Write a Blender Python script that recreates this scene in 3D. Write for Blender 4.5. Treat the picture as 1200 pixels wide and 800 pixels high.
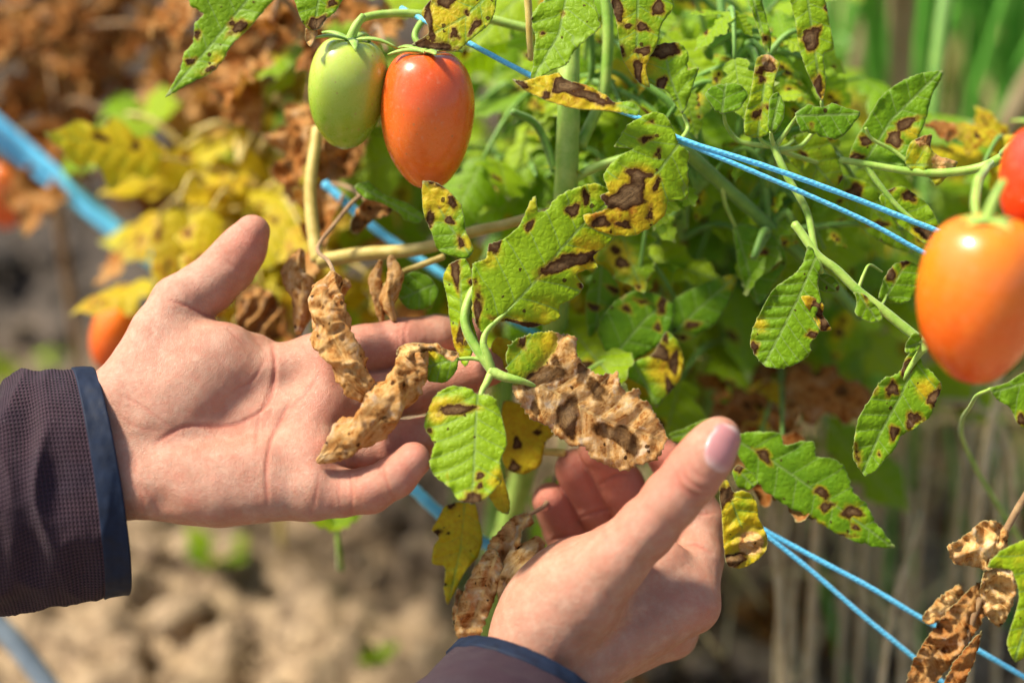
import bpy, math, random
import numpy as np
from mathutils import Vector, Matrix, noise as mnoise
from mathutils.geometry import delaunay_2d_cdt

for _o in list(bpy.data.objects):
    bpy.data.objects.remove(_o)
SC = bpy.context.scene
COL = SC.collection
rng = np.random.default_rng(7)
random.seed(7)

# ------------------------------------------------------------------ camera
FPX = 50.0 / 36.0 * 1200.0
CAM_Z = 0.70
PITCH = math.radians(30)
FOCUS = 0.67
UP = np.array([0, math.sin(PITCH), math.cos(PITCH)])
BACK = np.array([0, -math.cos(PITCH), math.sin(PITCH)])
RIGHT = np.array([1.0, 0, 0])
CAMP = np.array([0, 0, CAM_Z])
cam_data = bpy.data.cameras.new("camera")
cam = bpy.data.objects.new("camera", cam_data)
COL.objects.link(cam)
cam.location = (0, 0, CAM_Z)
cam.rotation_euler = (math.radians(90) - PITCH, 0, 0)
cam_data.lens = 50
cam_data.sensor_width = 36
cam_data.clip_start = 0.02
cam_data.clip_end = 400
cam_data.dof.use_dof = True
cam_data.dof.focus_distance = FOCUS - 0.004
cam_data.dof.aperture_fstop = 1.9
SC.camera = cam

# ------------------------------------------------------------------ light
SUN_CAM = np.array([-0.54, 0.72, 0.34])           # towards the sun: right, up, back (camera axes)
SUN_DIR = SUN_CAM[0] * RIGHT + SUN_CAM[1] * UP + SUN_CAM[2] * BACK
SUN_DIR /= np.linalg.norm(SUN_DIR)
SUN_EL = math.asin(SUN_DIR[2])
SUN_AZ = math.atan2(SUN_DIR[0], SUN_DIR[1])
world = bpy.data.worlds.new("World")
SC.world = world
world.use_nodes = True
wn = world.node_tree
for n in list(wn.nodes):
    wn.nodes.remove(n)
wo = wn.nodes.new("ShaderNodeOutputWorld")
wb = wn.nodes.new("ShaderNodeBackground")
ws = wn.nodes.new("ShaderNodeTexSky")
ws.sky_type = 'NISHITA'
ws.sun_disc = False
ws.sun_elevation = SUN_EL
ws.sun_rotation = SUN_AZ
ws.air_density = 1.0
ws.dust_density = 3.0
wb.inputs[1].default_value = 0.11
wn.links.new(ws.outputs[0], wb.inputs[0])
wn.links.new(wb.outputs[0], wo.inputs[0])
sun_data = bpy.data.lights.new("sun", 'SUN')
sun_data.energy = 4.8
sun_data.angle = math.radians(8)
sun_data.color = (1.0, 0.91, 0.76)
sun = bpy.data.objects.new("sun", sun_data)
COL.objects.link(sun)
sun.rotation_euler = Vector(SUN_DIR).to_track_quat('Z', 'Y').to_euler()
SC.view_settings.view_transform = 'Standard'
SC.view_settings.look = 'None'
SC.view_settings.exposure = 0.75
SC.view_settings.gamma = 1
SC.render.engine = 'CYCLES'
SC.cycles.use_denoising = True
SC.cycles.max_bounces = 6
SC.cycles.transmission_bounces = 4
SC.cycles.caustics_reflective = False
SC.cycles.caustics_refractive = False

# ------------------------------------------------------------------ helpers
def P(px, py, w=0.0):
    """pixel of the 1200x800 photograph + mm in front of the focus plane -> world point (m); arrays allowed"""
    px, py, w = np.broadcast_arrays(np.asarray(px, float), np.asarray(py, float), np.asarray(w, float))
    d = FOCUS - w / 1000.0
    X = (px - 600) / FPX * d
    Y = (400 - py) / FPX * d
    return CAMP + X[..., None] * RIGHT + Y[..., None] * UP - d[..., None] * BACK

def PC(px, py, w=0.0):
    """same, in camera axes, mm (right, up, back), origin at the focus point"""
    px, py, w = np.broadcast_arrays(np.asarray(px, float), np.asarray(py, float), np.asarray(w, float))
    d = FOCUS * 1000 - w
    return np.stack([(px - 600) / FPX * d, (400 - py) / FPX * d, w + 0 * px], -1)

ORI = CAMP - FOCUS * BACK
def C2W(c):
    c = np.asarray(c, float) / 1000.0
    return ORI + c[..., 0:1] * RIGHT + c[..., 1:2] * UP + c[..., 2:3] * BACK

def C2PX(c):
    d = FOCUS * 1000 - c[..., 2]
    return 600 + c[..., 0] / d * FPX, 400 - c[..., 1] / d * FPX

def mesh_from(name, verts, faces, smooth=True, attrs=None, uv=None):
    """faces: (n,3|4) int array or list of lists"""
    me = bpy.data.meshes.new(name)
    verts = np.asarray(verts, np.float32)
    if isinstance(faces, np.ndarray):
        nf, k = faces.shape
        me.vertices.add(len(verts)); me.vertices.foreach_set("co", verts.ravel())
        me.loops.add(nf * k); me.loops.foreach_set("vertex_index", faces.astype(np.int32).ravel())
        me.polygons.add(nf)
        me.polygons.foreach_set("loop_start", np.arange(0, nf * k, k, dtype=np.int32))
        me.polygons.foreach_set("loop_total", np.full(nf, k, np.int32))
        me.update(calc_edges=True); me.validate()
    else:
        me.from_pydata(verts.tolist(), [], faces); me.update()
    if smooth:
        me.polygons.foreach_set("use_smooth", np.ones(len(me.polygons), bool))
    for k_, v in (attrs or {}).items():
        at = me.attributes.new(k_, 'FLOAT', 'POINT'); at.data.foreach_set("value", np.asarray(v, np.float32))
    if uv is not None:
        ul = me.uv_layers.new(name="UVMap")
        li = np.empty(len(me.loops), np.int32); me.loops.foreach_get("vertex_index", li)
        ul.data.foreach_set("uv", np.asarray(uv, np.float32)[li].ravel())
    return me

def link(name, me, mat=None, parent=None, **props):
    o = bpy.data.objects.new(name, me)
    COL.objects.link(o)
    if mat is not None and me is not None and not me.materials:
        me.materials.append(mat)
    if parent is not None:
        o.parent = parent
    for k_, v in props.items():
        if v is not None:
            o[k_] = v
    return o

def empty(name, label=None, cat=None, group=None, parent=None):
    return link(name, None, None, parent, label=label, category=cat, group=group)

def catmull(pts, n):
    """resample a polyline smoothly to n points (pts (k,d))"""
    p = np.asarray(pts, float)
    if len(p) == 2:
        t = np.linspace(0, 1, n)[:, None]; return p[0] * (1 - t) + p[1] * t
    q = np.vstack([2 * p[0] - p[1], p, 2 * p[-1] - p[-2]])
    seg = len(p) - 1
    t = np.linspace(0, seg, n); i = np.minimum(t.astype(int), seg - 1); f = (t - i)[:, None]
    a, b, c, d = q[i], q[i + 1], q[i + 2], q[i + 3]
    return 0.5 * ((2 * b) + (c - a) * f + (2 * a - 5 * b + 4 * c - d) * f ** 2 + (3 * b - a - 3 * c + d) * f ** 3)

def vnoise(p, scale=1.0, seed=0, octaves=3):
    """fractal noise at points p (n,3) via mathutils"""
    out = np.empty(len(p))
    off = Vector((seed * 13.7, seed * 7.3, seed * 3.1))
    for i, q in enumerate(p):
        out[i] = mnoise.fractal(Vector(q) * scale + off, 0.8, 2.0, octaves)
    return out

def wnoise(p, scale=1.0, seed=0, n=14, oct=3):
    """cheap vectorised pseudo-noise: sums of random plane waves, about -1..1"""
    r = np.random.default_rng(seed + 991)
    p = np.asarray(p, float); out = np.zeros(p.shape[0]); amp = 1.0; tot = 0
    for o_ in range(oct):
        k = r.normal(size=(n, p.shape[1])); k *= (scale * 2 ** o_ * r.uniform(.7, 1.3, (n, 1))) / np.linalg.norm(k, axis=1, keepdims=True)
        ph = r.uniform(0, 6.28, n)
        out += amp * np.sin(p @ k.T * 6.283 + ph).sum(1) / math.sqrt(n); tot += amp; amp *= .5
    return out / tot * 1.0

def tube(path, radii, seg=12, cap=True, flat=None, ridges=None):
    """path (n,3) m, radii (n,) m -> verts, faces, uv (around mm, along mm)"""
    path = np.asarray(path, float); n = len(path)
    radii = np.broadcast_to(np.asarray(radii, float), (n,))
    T = np.gradient(path, axis=0); T /= np.linalg.norm(T, axis=1, keepdims=True) + 1e-12
    ref = np.array([0, 0, 1.0]) if abs(T[0, 2]) < .9 else np.array([1.0, 0, 0])
    N = np.zeros_like(path); v = ref - T[0] * ref.dot(T[0]); N[0] = v / np.linalg.norm(v)
    for i in range(1, n):
        v = N[i - 1] - T[i] * N[i - 1].dot(T[i]); N[i] = v / (np.linalg.norm(v) + 1e-12)
    B = np.cross(T, N)
    th = np.linspace(0, 2 * math.pi, seg, endpoint=False)
    R = radii[:, None] * np.ones(seg)
    if ridges is not None:
        R = R * ridges(np.arange(n)[:, None] / max(n - 1, 1), th[None, :])
    V = path[:, None, :] + R[..., None] * (np.cos(th)[None, :, None] * N[:, None, :] + np.sin(th)[None, :, None] * B[:, None, :])
    s = np.concatenate([[0], np.cumsum(np.linalg.norm(np.diff(path, axis=0), axis=1))])
    uv = np.stack([np.broadcast_to(th / (2 * math.pi) * 2 * math.pi * radii.mean() * 1000, (n, seg)), np.broadcast_to(s[:, None] * 1000, (n, seg))], -1).reshape(-1, 2)
    V = V.reshape(-1, 3)
    i = np.arange(n - 1)[:, None] * seg; j = np.arange(seg)[None, :]; j2 = (j + 1) % seg
    F = np.stack([i + j, i + j2, i + seg + j2, i + seg + j], -1).reshape(-1, 4)
    F = F.tolist()
    if cap:
        a = len(V); V = np.vstack([V, path[0] - T[0] * radii[0] * .5, path[-1] + T[-1] * radii[-1] * .5])
        uv = np.vstack([uv, [0, 0], [0, s[-1] * 1000]])
        for k in range(seg):
            F.append([k, a, (k + 1) % seg]); F.append([(n - 1) * seg + k, (n - 1) * seg + (k + 1) % seg, a + 1])
    return V, F, uv

# ------------------------------------------------------------------ node helper
class NT:
    def __init__(s, name):
        s.m = bpy.data.materials.new(name); s.m.use_nodes = True; s.t = s.m.node_tree
        for n in list(s.t.nodes): s.t.nodes.remove(n)
        s.out = s.t.nodes.new("ShaderNodeOutputMaterial")
    def n(s, typ, **kw):
        nd = s.t.nodes.new("ShaderNode" + typ)
        for k, v in kw.items():
            setattr(nd, k, v)
        return nd
    def put(s, sock, v):
        if v is None: return
        if isinstance(v, bpy.types.NodeSocket): s.t.links.new(v, sock)
        else:
            if isinstance(v, (tuple, list)) and len(v) == 3 and sock.type == 'RGBA': v = (*v, 1)
            sock.default_value = v
    def math(s, op, a, b=None, c=None, clamp=False):
        nd = s.n("Math", operation=op, use_clamp=clamp); s.put(nd.inputs[0], a); s.put(nd.inputs[1], b)
        if c is not None: s.put(nd.inputs[2], c)
        return nd.outputs[0]
    def mix(s, f, a, b, mode='MIX'):
        nd = s.n("Mix", data_type='RGBA', blend_type=mode); s.put(nd.inputs[0], f); s.put(nd.inputs[6], a); s.put(nd.inputs[7], b)
        return nd.outputs[2]
    def mr(s, v, a, b, c=0.0, d=1.0, smooth=False):
        nd = s.n("MapRange", interpolation_type='SMOOTHSTEP' if smooth else 'LINEAR'); nd.clamp = True
        s.put(nd.inputs[0], v); s.put(nd.inputs[1], a); s.put(nd.inputs[2], b); s.put(nd.inputs[3], c); s.put(nd.inputs[4], d)
        return nd.outputs[0]
    def noise(s, vec, scale, detail=3, rough=.5, out=0, dist=0):
        nd = s.n("TexNoise"); s.put(nd.inputs['Vector'], vec); nd.inputs['Scale'].default_value = scale
        nd.inputs['Detail'].default_value = detail; nd.inputs['Roughness'].default_value = rough; nd.inputs['Distortion'].default_value = dist
        return nd.outputs[out]
    def vor(s, vec, scale, feature='F1', out=0, rnd=1):
        nd = s.n("TexVoronoi", feature=feature); s.put(nd.inputs['Vector'], vec); nd.inputs['Scale'].default_value = scale
        nd.inputs['Randomness'].default_value = rnd
        return nd.outputs[out]
    def attr(s, name, kind='GEOMETRY'):
        nd = s.n("Attribute", attribute_name=name, attribute_type=kind); return nd.outputs['Fac']
    def obj(s): return s.n("TexCoord").outputs['Object']
    def uv(s): return s.n("TexCoord").outputs['UV']
    def bump(s, h, strength=.5, dist=.001, normal=None):
        nd = s.n("Bump"); nd.inputs['Strength'].default_value = strength; nd.inputs['Distance'].default_value = dist
        s.put(nd.inputs['Height'], h); s.put(nd.inputs['Normal'], normal); return nd.outputs[0]
    def ramp(s, v, stops):
        nd = s.n("ValToRGB"); s.put(nd.inputs[0], v); e = nd.color_ramp.elements
        while len(e) < len(stops): e.new(.5)
        for k, (p_, c) in enumerate(stops):
            e[k].position = p_; e[k].color = (*c, 1)
        return nd.outputs[0]
    def principled(s, **kw):
        nd = s.n("BsdfPrincipled")
        for k, v in kw.items():
            s.put(nd.inputs[k.replace('_', ' ')], v)
        return nd
    def done(s, shader):
        s.t.links.new(shader if isinstance(shader, bpy.types.NodeSocket) else shader.outputs[0], s.out.inputs[0]); return s.m

def lin(r, g, b):
    f = lambda c: (c / 255 / 12.92) if c / 255 <= .04045 else ((c / 255 + .055) / 1.055) ** 2.4
    return (f(r), f(g), f(b))
# ------------------------------------------------------------------ materials: person
def mat_skin():
    k = NT("skin"); co = k.obj()
    red = k.attr("flush"); cr = k.attr("crease")
    n1 = k.noise(co, 90, 4, .6); n2 = k.noise(co, 420, 3, .6)
    base = k.mix(k.mr(n1, .35, .68), (.40, .205, .130), (.49, .285, .195))
    base = k.mix(k.math('MULTIPLY', k.mr(n2, .42, .68), .4), base, (.47, .165, .10))
    n3 = k.noise(co, 170, 3, .6)
    base = k.mix(k.mr(n3, .5, .72, 0, .32), base, (.44, .165, .105)); base = k.mix(k.mr(n3, .48, .3, 0, .35), base, (.55, .34, .24))
    base = k.mix(k.math('MULTIPLY', red, .85), base, (.56, .15, .095))
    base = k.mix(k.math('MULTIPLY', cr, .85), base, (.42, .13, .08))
    v = k.vor(co, 1500, 'DISTANCE_TO_EDGE'); m = k.noise(co, 900, 2, .6)
    st = k.n("Mapping"); k.put(st.inputs[0], co); st.inputs['Scale'].default_value = (1, 1.6, 1); 
    h = k.math('ADD', k.math('MULTIPLY', k.mr(v, 0, .25), .5), k.math('MULTIPLY', m, .8))
    h = k.math('ADD', h, k.math('MULTIPLY', k.noise(co, 260, 3, .6), 1.6))
    bp = k.bump(h, .75, .00032)
    p = k.principled(Base_Color=base, Roughness=k.mr(n2, .3, .7, .42, .58), Normal=bp)
    p.inputs['Subsurface Weight'].default_value = .28
    p.inputs['Subsurface Radius'].default_value = (1.0, .32, .18)
    p.inputs['Subsurface Scale'].default_value = .0035
    p.inputs['Specular IOR Level'].default_value = .45
    return k.done(p)

def mat_nail():
    k = NT("nail"); u = k.n("SeparateXYZ"); k.put(u.inputs[0], k.uv())
    lun = k.mr(u.outputs[1], -.95, -.42, 1, 0, True)
    base = k.mix(k.math('MULTIPLY', lun, .8), (.42, .19, .19), (.58, .41, .37))
    base = k.mix(k.math('MULTIPLY', k.mr(u.outputs[1], .78, .92), .5), base, (.75, .66, .58))
    h = k.math('SINE', k.math('MULTIPLY', u.outputs[0], 60))
    p = k.principled(Base_Color=base, Roughness=.42, Normal=k.bump(h, .06, .0001))
    p.inputs['Subsurface Weight'].default_value = .15; p.inputs['Subsurface Scale'].default_value = .002
    p.inputs['Coat Weight'].default_value = .08
    return k.done(p)

def mat_knit():
    k = NT("knit_fabric"); u = k.n("SeparateXYZ"); k.put(u.inputs[0], k.uv())
    wob = k.noise(k.obj(), 60, 2, .5)
    x = k.math('ADD', k.math('MULTIPLY', u.outputs[0], 2 * math.pi / 1.9), k.math('MULTIPLY', wob, 2.5))
    y = k.math('ADD', k.math('MULTIPLY', u.outputs[1], 2 * math.pi / 1.45), k.math('MULTIPLY', wob, 2.0))
    a = k.math('ABSOLUTE', k.math('SINE', k.math('MULTIPLY', x, .5)))
    b = k.math('ABSOLUTE', k.math('SINE', k.math('ADD', k.math('MULTIPLY', y, .5), k.math('MULTIPLY', k.math('COSINE', x), .45))))
    h = k.math('ADD', k.math('MULTIPLY', a, .6), k.math('MULTIPLY', b, .9))
    fz = k.noise(k.obj(), 2500, 3, .7)
    h2 = k.math('ADD', h, k.math('MULTIPLY', fz, .5))
    col = k.mix(k.mr(h, .3, 1.35), (.007, .003, .006), (.066, .034, .048))
    col = k.mix(k.mr(k.noise(k.obj(), 35, 3, .6), .4, .7, 0, .5), col, (.026, .018, .034))
    col = k.mix(k.mr(k.noise(k.obj(), 1200, 1, .5), .74, .80, 0, .5), col, (.30, .26, .28))
    p = k.principled(Base_Color=col, Roughness=.9, Normal=k.bump(h2, 1.0, .0009))
    p.inputs['Sheen Weight'].default_value = .06; p.inputs['Sheen Roughness'].default_value = .5
    p.inputs['Specular IOR Level'].default_value = .15
    return k.done(p)

def mat_band():
    k = NT("cuff_rubber"); co = k.obj()
    n = k.noise(co, 120, 4, .65)
    col = k.mix(k.mr(n, .35, .7), (.003, .008, .022), (.006, .016, .042))
    p = k.principled(Base_Color=col, Roughness=k.mr(n, .3, .7, .6, .75), Normal=k.bump(k.noise(co, 1400, 3, .6), .4, .0003))
    p.inputs['Specular IOR Level'].default_value = .28
    return k.done(p)
M_SKIN, M_NAIL, M_KNIT, M_BAND = mat_skin(), mat_nail(), mat_knit(), mat_band()

# ------------------------------------------------------------------ hands: smooth unions of tapered bones and muscle, surfaced as ONE mesh
def smin(a, b, k):
    h = np.maximum(k - np.abs(a - b), 0) / k
    return np.minimum(a, b) - h * h * k * .25
def sd_cone(p, a, b, r1, r2, sq=None):
    ba = b - a; L = ba.dot(ba); pa = p - a
    t = np.clip(pa @ ba / L, 0, 1)
    return np.linalg.norm(pa - t[:, None] * ba, axis=1) - (r1 + (r2 - r1) * t)
def sd_ell(p, c, R, r):
    q = (p - c) @ R.T
    k0 = np.linalg.norm(q / r, axis=1); k1 = np.linalg.norm(q / (r * r), axis=1) + 1e-9
    return k0 * (k0 - 1) / k1
def frame(ax, up=(0, 0, 1.)):
    x = np.array(ax, float); x /= np.linalg.norm(x); z = np.array(up, float); z -= x * z.dot(x); z /= np.linalg.norm(z)
    return np.stack([x, np.cross(z, x), z])
def chain(pts, k=2.5):
    J = [(PC(a, b, w), r) for a, b, w, r in pts]
    def f(p):
        d = None
        for (a, ra), (b, rb) in zip(J[:-1], J[1:]):
            e = sd_cone(p, a, b, ra, rb); d = e if d is None else smin(d, e, k)
        return d
    return f, J
def ell(px, py, w, ax, r, up=(0, 0, 1)):
    c = PC(px, py, w); R = frame(ax, up); r = np.array(r, float)
    return lambda p: sd_ell(p, c, R, r)

def surface_nets(sdf, lo, hi, h, blk=7):
    lo = np.array(lo, float); nb = np.ceil((np.array(hi) - lo) / (h * blk)).astype(int); n = nb * blk + 1
    ax = [lo[i] + (np.arange(nb[i]) + .5) * h * blk for i in range(3)]
    G = np.stack(np.meshgrid(*ax, indexing='ij'), -1).reshape(-1, 3)
    fc = sdf(G).reshape(nb)
    F = np.ones(n, np.float32) * 9
    big = np.repeat(np.repeat(np.repeat(fc, blk, 0), blk, 1), blk, 2)
    F[:-1, :-1, :-1] = np.where(big > 0, 9, -9)
    act = np.argwhere(np.abs(fc) < h * blk * .5 * 1.732 * 1.1 + 1.0)
    g = np.arange(blk + 1); loc = np.stack(np.meshgrid(g, g, g, indexing='ij'), -1).reshape(-1, 3)
    for s in range(0, len(act), 1500):
        idx = (act[s:s + 1500, None, :] * blk + loc[None]).reshape(-1, 3)
        F[idx[:, 0], idx[:, 1], idx[:, 2]] = sdf(lo + idx * h)
    S = F < 0
    c = [S[i:n[0] - 1 + i, j:n[1] - 1 + j, k:n[2] - 1 + k] for i in (0, 1) for j in (0, 1) for k in (0, 1)]
    cnt = sum(x.astype(np.int8) for x in c)
    m = (cnt > 0) & (cnt < 8); cells = np.argwhere(m); vid = -np.ones(m.shape, np.int64); vid[tuple(cells.T)] = np.arange(len(cells))
    acc = np.zeros((len(cells), 3)); num = np.zeros(len(cells))
    corners = [(i, j, k) for i in (0, 1) for j in (0, 1) for k in (0, 1)]
    for a in range(8):
        for ax_ in range(3):
            if corners[a][ax_]: continue
            o1 = np.array(corners[a]); o2 = o1.copy(); o2[ax_] = 1
            f1 = F[tuple((cells + o1).T)]; f2 = F[tuple((cells + o2).T)]; ch = (f1 < 0) != (f2 < 0)
            t = np.where(ch, f1 / np.where(ch, f1 - f2, 1), 0)
            q = o1 + (o2 - o1) * t[:, None]; acc[ch] += q[ch]; num[ch] += 1
    V = lo + (cells + acc / num[:, None]) * h
    faces = []
    for ax_ in range(3):
        o = [0, 0, 0]; o[ax_] = 1
        sl0 = tuple(slice(1, n[i] - 1) if i != ax_ else slice(0, n[i] - 1) for i in range(3))
        sl1 = tuple(slice(1, n[i] - 1) if i != ax_ else slice(1, n[i]) for i in range(3))
        a0, a1 = S[sl0], S[sl1]; e = np.argwhere(a0 != a1) + np.array([0 if i == ax_ else 1 for i in range(3)])
        u, v = [(1, 2), (2, 0), (0, 1)][ax_]
        du = np.zeros(3, int); du[u] = 1; dv = np.zeros(3, int); dv[v] = 1
        q = [vid[tuple((e - x).T)] for x in (du + dv, dv, 0 * du, du)]
        q = np.stack(q, -1); fl = S[tuple(e.T)]
        q[~fl] = q[~fl][:, ::-1]; faces.append(q)
    Fq = np.vstack(faces); Fq = Fq[(Fq >= 0).all(1)]
    for _ in range(2):
        f0 = sdf(V); e = .35; gr = np.stack([sdf(V + d) - sdf(V - d) for d in np.eye(3) * e], -1) / (2 * e)
        L = np.linalg.norm(gr, axis=1, keepdims=True) + 1e-6
        V = V - np.clip(f0, -1, 1)[:, None] * gr / L ** 2 * .9
    return V, Fq, gr / L

def poly_dist(x, y, pts):
    pts = np.asarray(pts, float); d = np.full(x.shape, 1e9); 
    for (ax_, ay), (bx, by) in zip(pts[:-1], pts[1:]):
        dx, dy = bx - ax_, by - ay; t = np.clip(((x - ax_) * dx + (y - ay) * dy) / (dx * dx + dy * dy + 1e-9), 0, 1)
        d = np.minimum(d, np.hypot(x - ax_ - t * dx, y - ay - t * dy))
    return d

def build_hand(name, sdf, lo, hi, creases, dents, flush, parent, label, h=.85, zlim=None):
    V, Fq, N = surface_nets(sdf, lo, hi, h)
    px, py = C2PX(V); face = np.clip((N[:, 2] + .05) / .4, 0, 1)
    crease = np.zeros(len(V)); disp = np.zeros(len(V))
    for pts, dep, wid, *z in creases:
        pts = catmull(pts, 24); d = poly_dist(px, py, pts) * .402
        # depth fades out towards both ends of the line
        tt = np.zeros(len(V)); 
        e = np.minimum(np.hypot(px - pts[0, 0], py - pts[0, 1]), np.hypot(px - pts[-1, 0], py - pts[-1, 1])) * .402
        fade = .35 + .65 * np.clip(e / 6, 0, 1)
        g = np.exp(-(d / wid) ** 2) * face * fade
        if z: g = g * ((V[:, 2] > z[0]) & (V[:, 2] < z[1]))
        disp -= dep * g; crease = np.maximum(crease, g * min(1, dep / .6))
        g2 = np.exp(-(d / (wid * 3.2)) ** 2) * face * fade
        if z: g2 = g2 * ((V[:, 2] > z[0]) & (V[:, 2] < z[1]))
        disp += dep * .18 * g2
    for x, y, r, a, *z in dents:
        g = np.exp(-(((px - x) / r[0] * math.cos(r[2]) + (py - y) / r[0] * math.sin(r[2])) ** 2 + (-(px - x) / r[1] * math.sin(r[2]) + (py - y) / r[1] * math.cos(r[2])) ** 2)) * face
        if z: g = g * ((V[:, 2] > z[0]) & (V[:, 2] < z[1]))
        disp += a * g
    disp += .16 * wnoise(V, 1 / 18., 3, oct=2) + .04 * wnoise(V, 1 / 6., 5, oct=2)
    V = V + N * disp[:, None]
    fl = np.zeros(len(V))
    for x, y, r, a in flush:
        fl = np.maximum(fl, a * np.exp(-((px - x) ** 2 + (py - y) ** 2) / r ** 2))
    fl += .10 * wnoise(V, 1 / 14., 9, oct=2)
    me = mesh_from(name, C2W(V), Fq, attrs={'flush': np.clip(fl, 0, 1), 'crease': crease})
    return link(name, me, M_SKIN, parent, label=label)

person = empty("person", "person in a dark knitted jumper cradling diseased tomato leaves in both bare hands", "person")

TILT = .38
def lt(rows):      # the open palm is tipped upwards: its little-finger side is nearer
    return [(x, y, w + max(-24, (y - 480) * .402 * TILT), r) for x, y, w, r in rows]
# left hand: palm to the camera, thumb up, fingers to the right
LF = {
 'index': [(372, 424, -8, 12.6), (425, 411, -11, 12.4), (472, 403, -14, 12.6), (512, 396, -20, 11.2), (548, 393, -27, 9.4)],
 'middle': [(385, 476, -9, 12.0), (440, 466, -15, 12.0), (488, 455, -17, 12.2), (535, 441, -16, 11.2), (572, 430, -12, 9.4)],
 'ring': [(382, 530, -8, 11.6), (425, 528, -14, 11.6), (462, 521, -13, 11.6), (497, 515, -8, 10.4), (524, 508, 0, 8.8)],
 'pinky': [(360, 577, -5, 11.0), (400, 578, -4, 10.6), (434, 574, 0, 10.6), (464, 558, 7, 9.5), (484, 539, 12, 8.3)],
}
L_MC = [
 [(110, 500, -6, 17), (165, 478, -7, 16.5), (372, 424, -8, 13.0)],
 [(110, 530, -6, 17), (165, 515, -7, 16.5), (385, 476, -8, 12.5)],
 [(110, 550, -6, 17), (165, 545, -7, 15.5), (380, 528, -7, 12.2)],
 [(110, 560, -6, 17), (175, 570, -5, 14.5), (260, 578, -5, 13.5), (358, 580, -5, 11.2)],
]
L_TH = [(150, 455, 0, 15), (190, 392, 0, 14.5), (212, 356, -1, 13.6), (243, 336, -2, 12.5), (268, 313, -1, 12.0), (284, 292, 1, 10.8), (296, 272, 3, 8.4)]
def make_left():
    fs = [chain(lt(v))[0] for v in LF.values()]; mc = [chain(lt(v))[0] for v in L_MC]; th = chain(lt(L_TH), 5)[0]
    el2 = lambda x, y, w, ax, r: ell(x, y, w + (y - 480) * .402 * TILT, ax, r, (0, TILT * .9, 1))
    extra = [el2(225, 440, 3, (120, 95, -36), (33, 21, 15)), el2(190, 480, 2, (60, 25, -9), (26, 20, 14)), el2(250, 560, 0, (1, 0, 0), (40, 20, 14)),
             el2(380, 450, -3, (0, 1, -.38), (20, 9, 10)), el2(368, 540, -2, (-.2, 1, -.38), (24, 9, 10))]
    arm = [chain(lt([(-60, 500, -14, 24), (110, 500, -8, 18.5)]))[0], chain(lt([(-60, 560, -14, 24), (120, 560, -8, 18)]))[0]]
    web = chain(lt([(250, 400, -8, 7.5), (300, 412, -9, 8)]))[0]
    def sdf(p):
        d = None
        for f in mc: d = f(p) if d is None else smin(d, f(p), 9)
        for f in extra: d = smin(d, f(p), 10)
        for f in arm: d = smin(d, f(p), 14)
        d = smin(d, th(p), 11); d = smin(d, web(p), 8)
        g = None
        for f in fs: g = f(p) if g is None else smin(g, f(p), 1.0)
        return smin(d, g, 5.5)
    lo = PC(20, 640, 0) * 1.0; hi = PC(610, 235, 0)
    lo[2] = -62; hi[2] = 48
    cr = [
     ([(258, 375), (238, 367), (215, 357), (198, 352)], .55, .9), ([(262, 303), (274, 312), (284, 318)], .35, .8),
     ([(318, 400), (322, 425), (318, 460), (295, 487), (255, 497), (215, 500), (180, 520)], .6, 1.1),
     ([(312, 420), (296, 445), (272, 458)], .35, .9), ([(322, 400), (322, 440), (305, 480), (300, 520)], .35, .9),
     ([(340, 468), (330, 490), (318, 515), (312, 550), (314, 590)], .55, 1.0),
     ([(375, 440), (350, 470), (326, 484)], .35, 1.0),
     ([(135, 460), (165, 475), (200, 500)], .35, .7), ([(130, 480), (160, 500), (190, 505)], .25, .7), ([(140, 445), (150, 462), (152, 480)], .2, .7),
     ([(265, 384), (280, 398), (290, 410)], .3, .7), ([(290, 392), (305, 405), (312, 415)], .2, .7),
     ([(398, 556), (397, 575), (400, 600)], .3, .7), ([(410, 555), (413, 578), (412, 600)], .45, .8), ([(418, 556), (419, 578)], .25, .7),
     ([(448, 546), (452, 562), (462, 584)], .45, .8), ([(450, 498), (446, 510), (450, 530)], .45, .8),
     ([(478, 374), (474, 395), (480, 420)], .4, .9), ([(470, 374), (467, 395), (471, 420)], .25, .8),
     ([(352, 575), (362, 590), (365, 602)], .2, .8),
     ([(374, 556), (371, 575), (366, 600)], .3, .8), ([(150, 560), (165, 580), (170, 605)], .3, 1.2), ([(160, 565), (178, 583), (185, 605)], .3, 1.2),
     ([(150, 520), (158, 535), (160, 560)], .25, 1.0),
    ]
    dents = [(290, 485, (50, 28, -.5), -3.2), (235, 510, (60, 14, -.1), -1.2), (345, 500, (26, 60, .15), .8), (395, 505, (10, 12, 0), -1.2),
             (370, 560, (14, 20, 0), .9), (425, 575, (12, 20, 0), .5), (385, 425, (16, 20, 0), .6), (190, 590, (16, 16, 0), -1.6)]
    flush = [(296, 285, 42, .55), (262, 350, 28, .3), (385, 530, 30, .35), (300, 500, 50, .18), (385, 430, 30, .4), (470, 545, 40, .45), (430, 575, 40, .35), (560, 430, 55, .55),
             (470, 400, 60, .45), (480, 515, 50, .5), (230, 590, 40, .2), (370, 480, 30, .3)]
    return build_hand("hand", sdf, lo, hi, cr, dents, flush, person, "open hand with the palm showing, thumb up, under the twisted dry leaves")
make_left()

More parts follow.
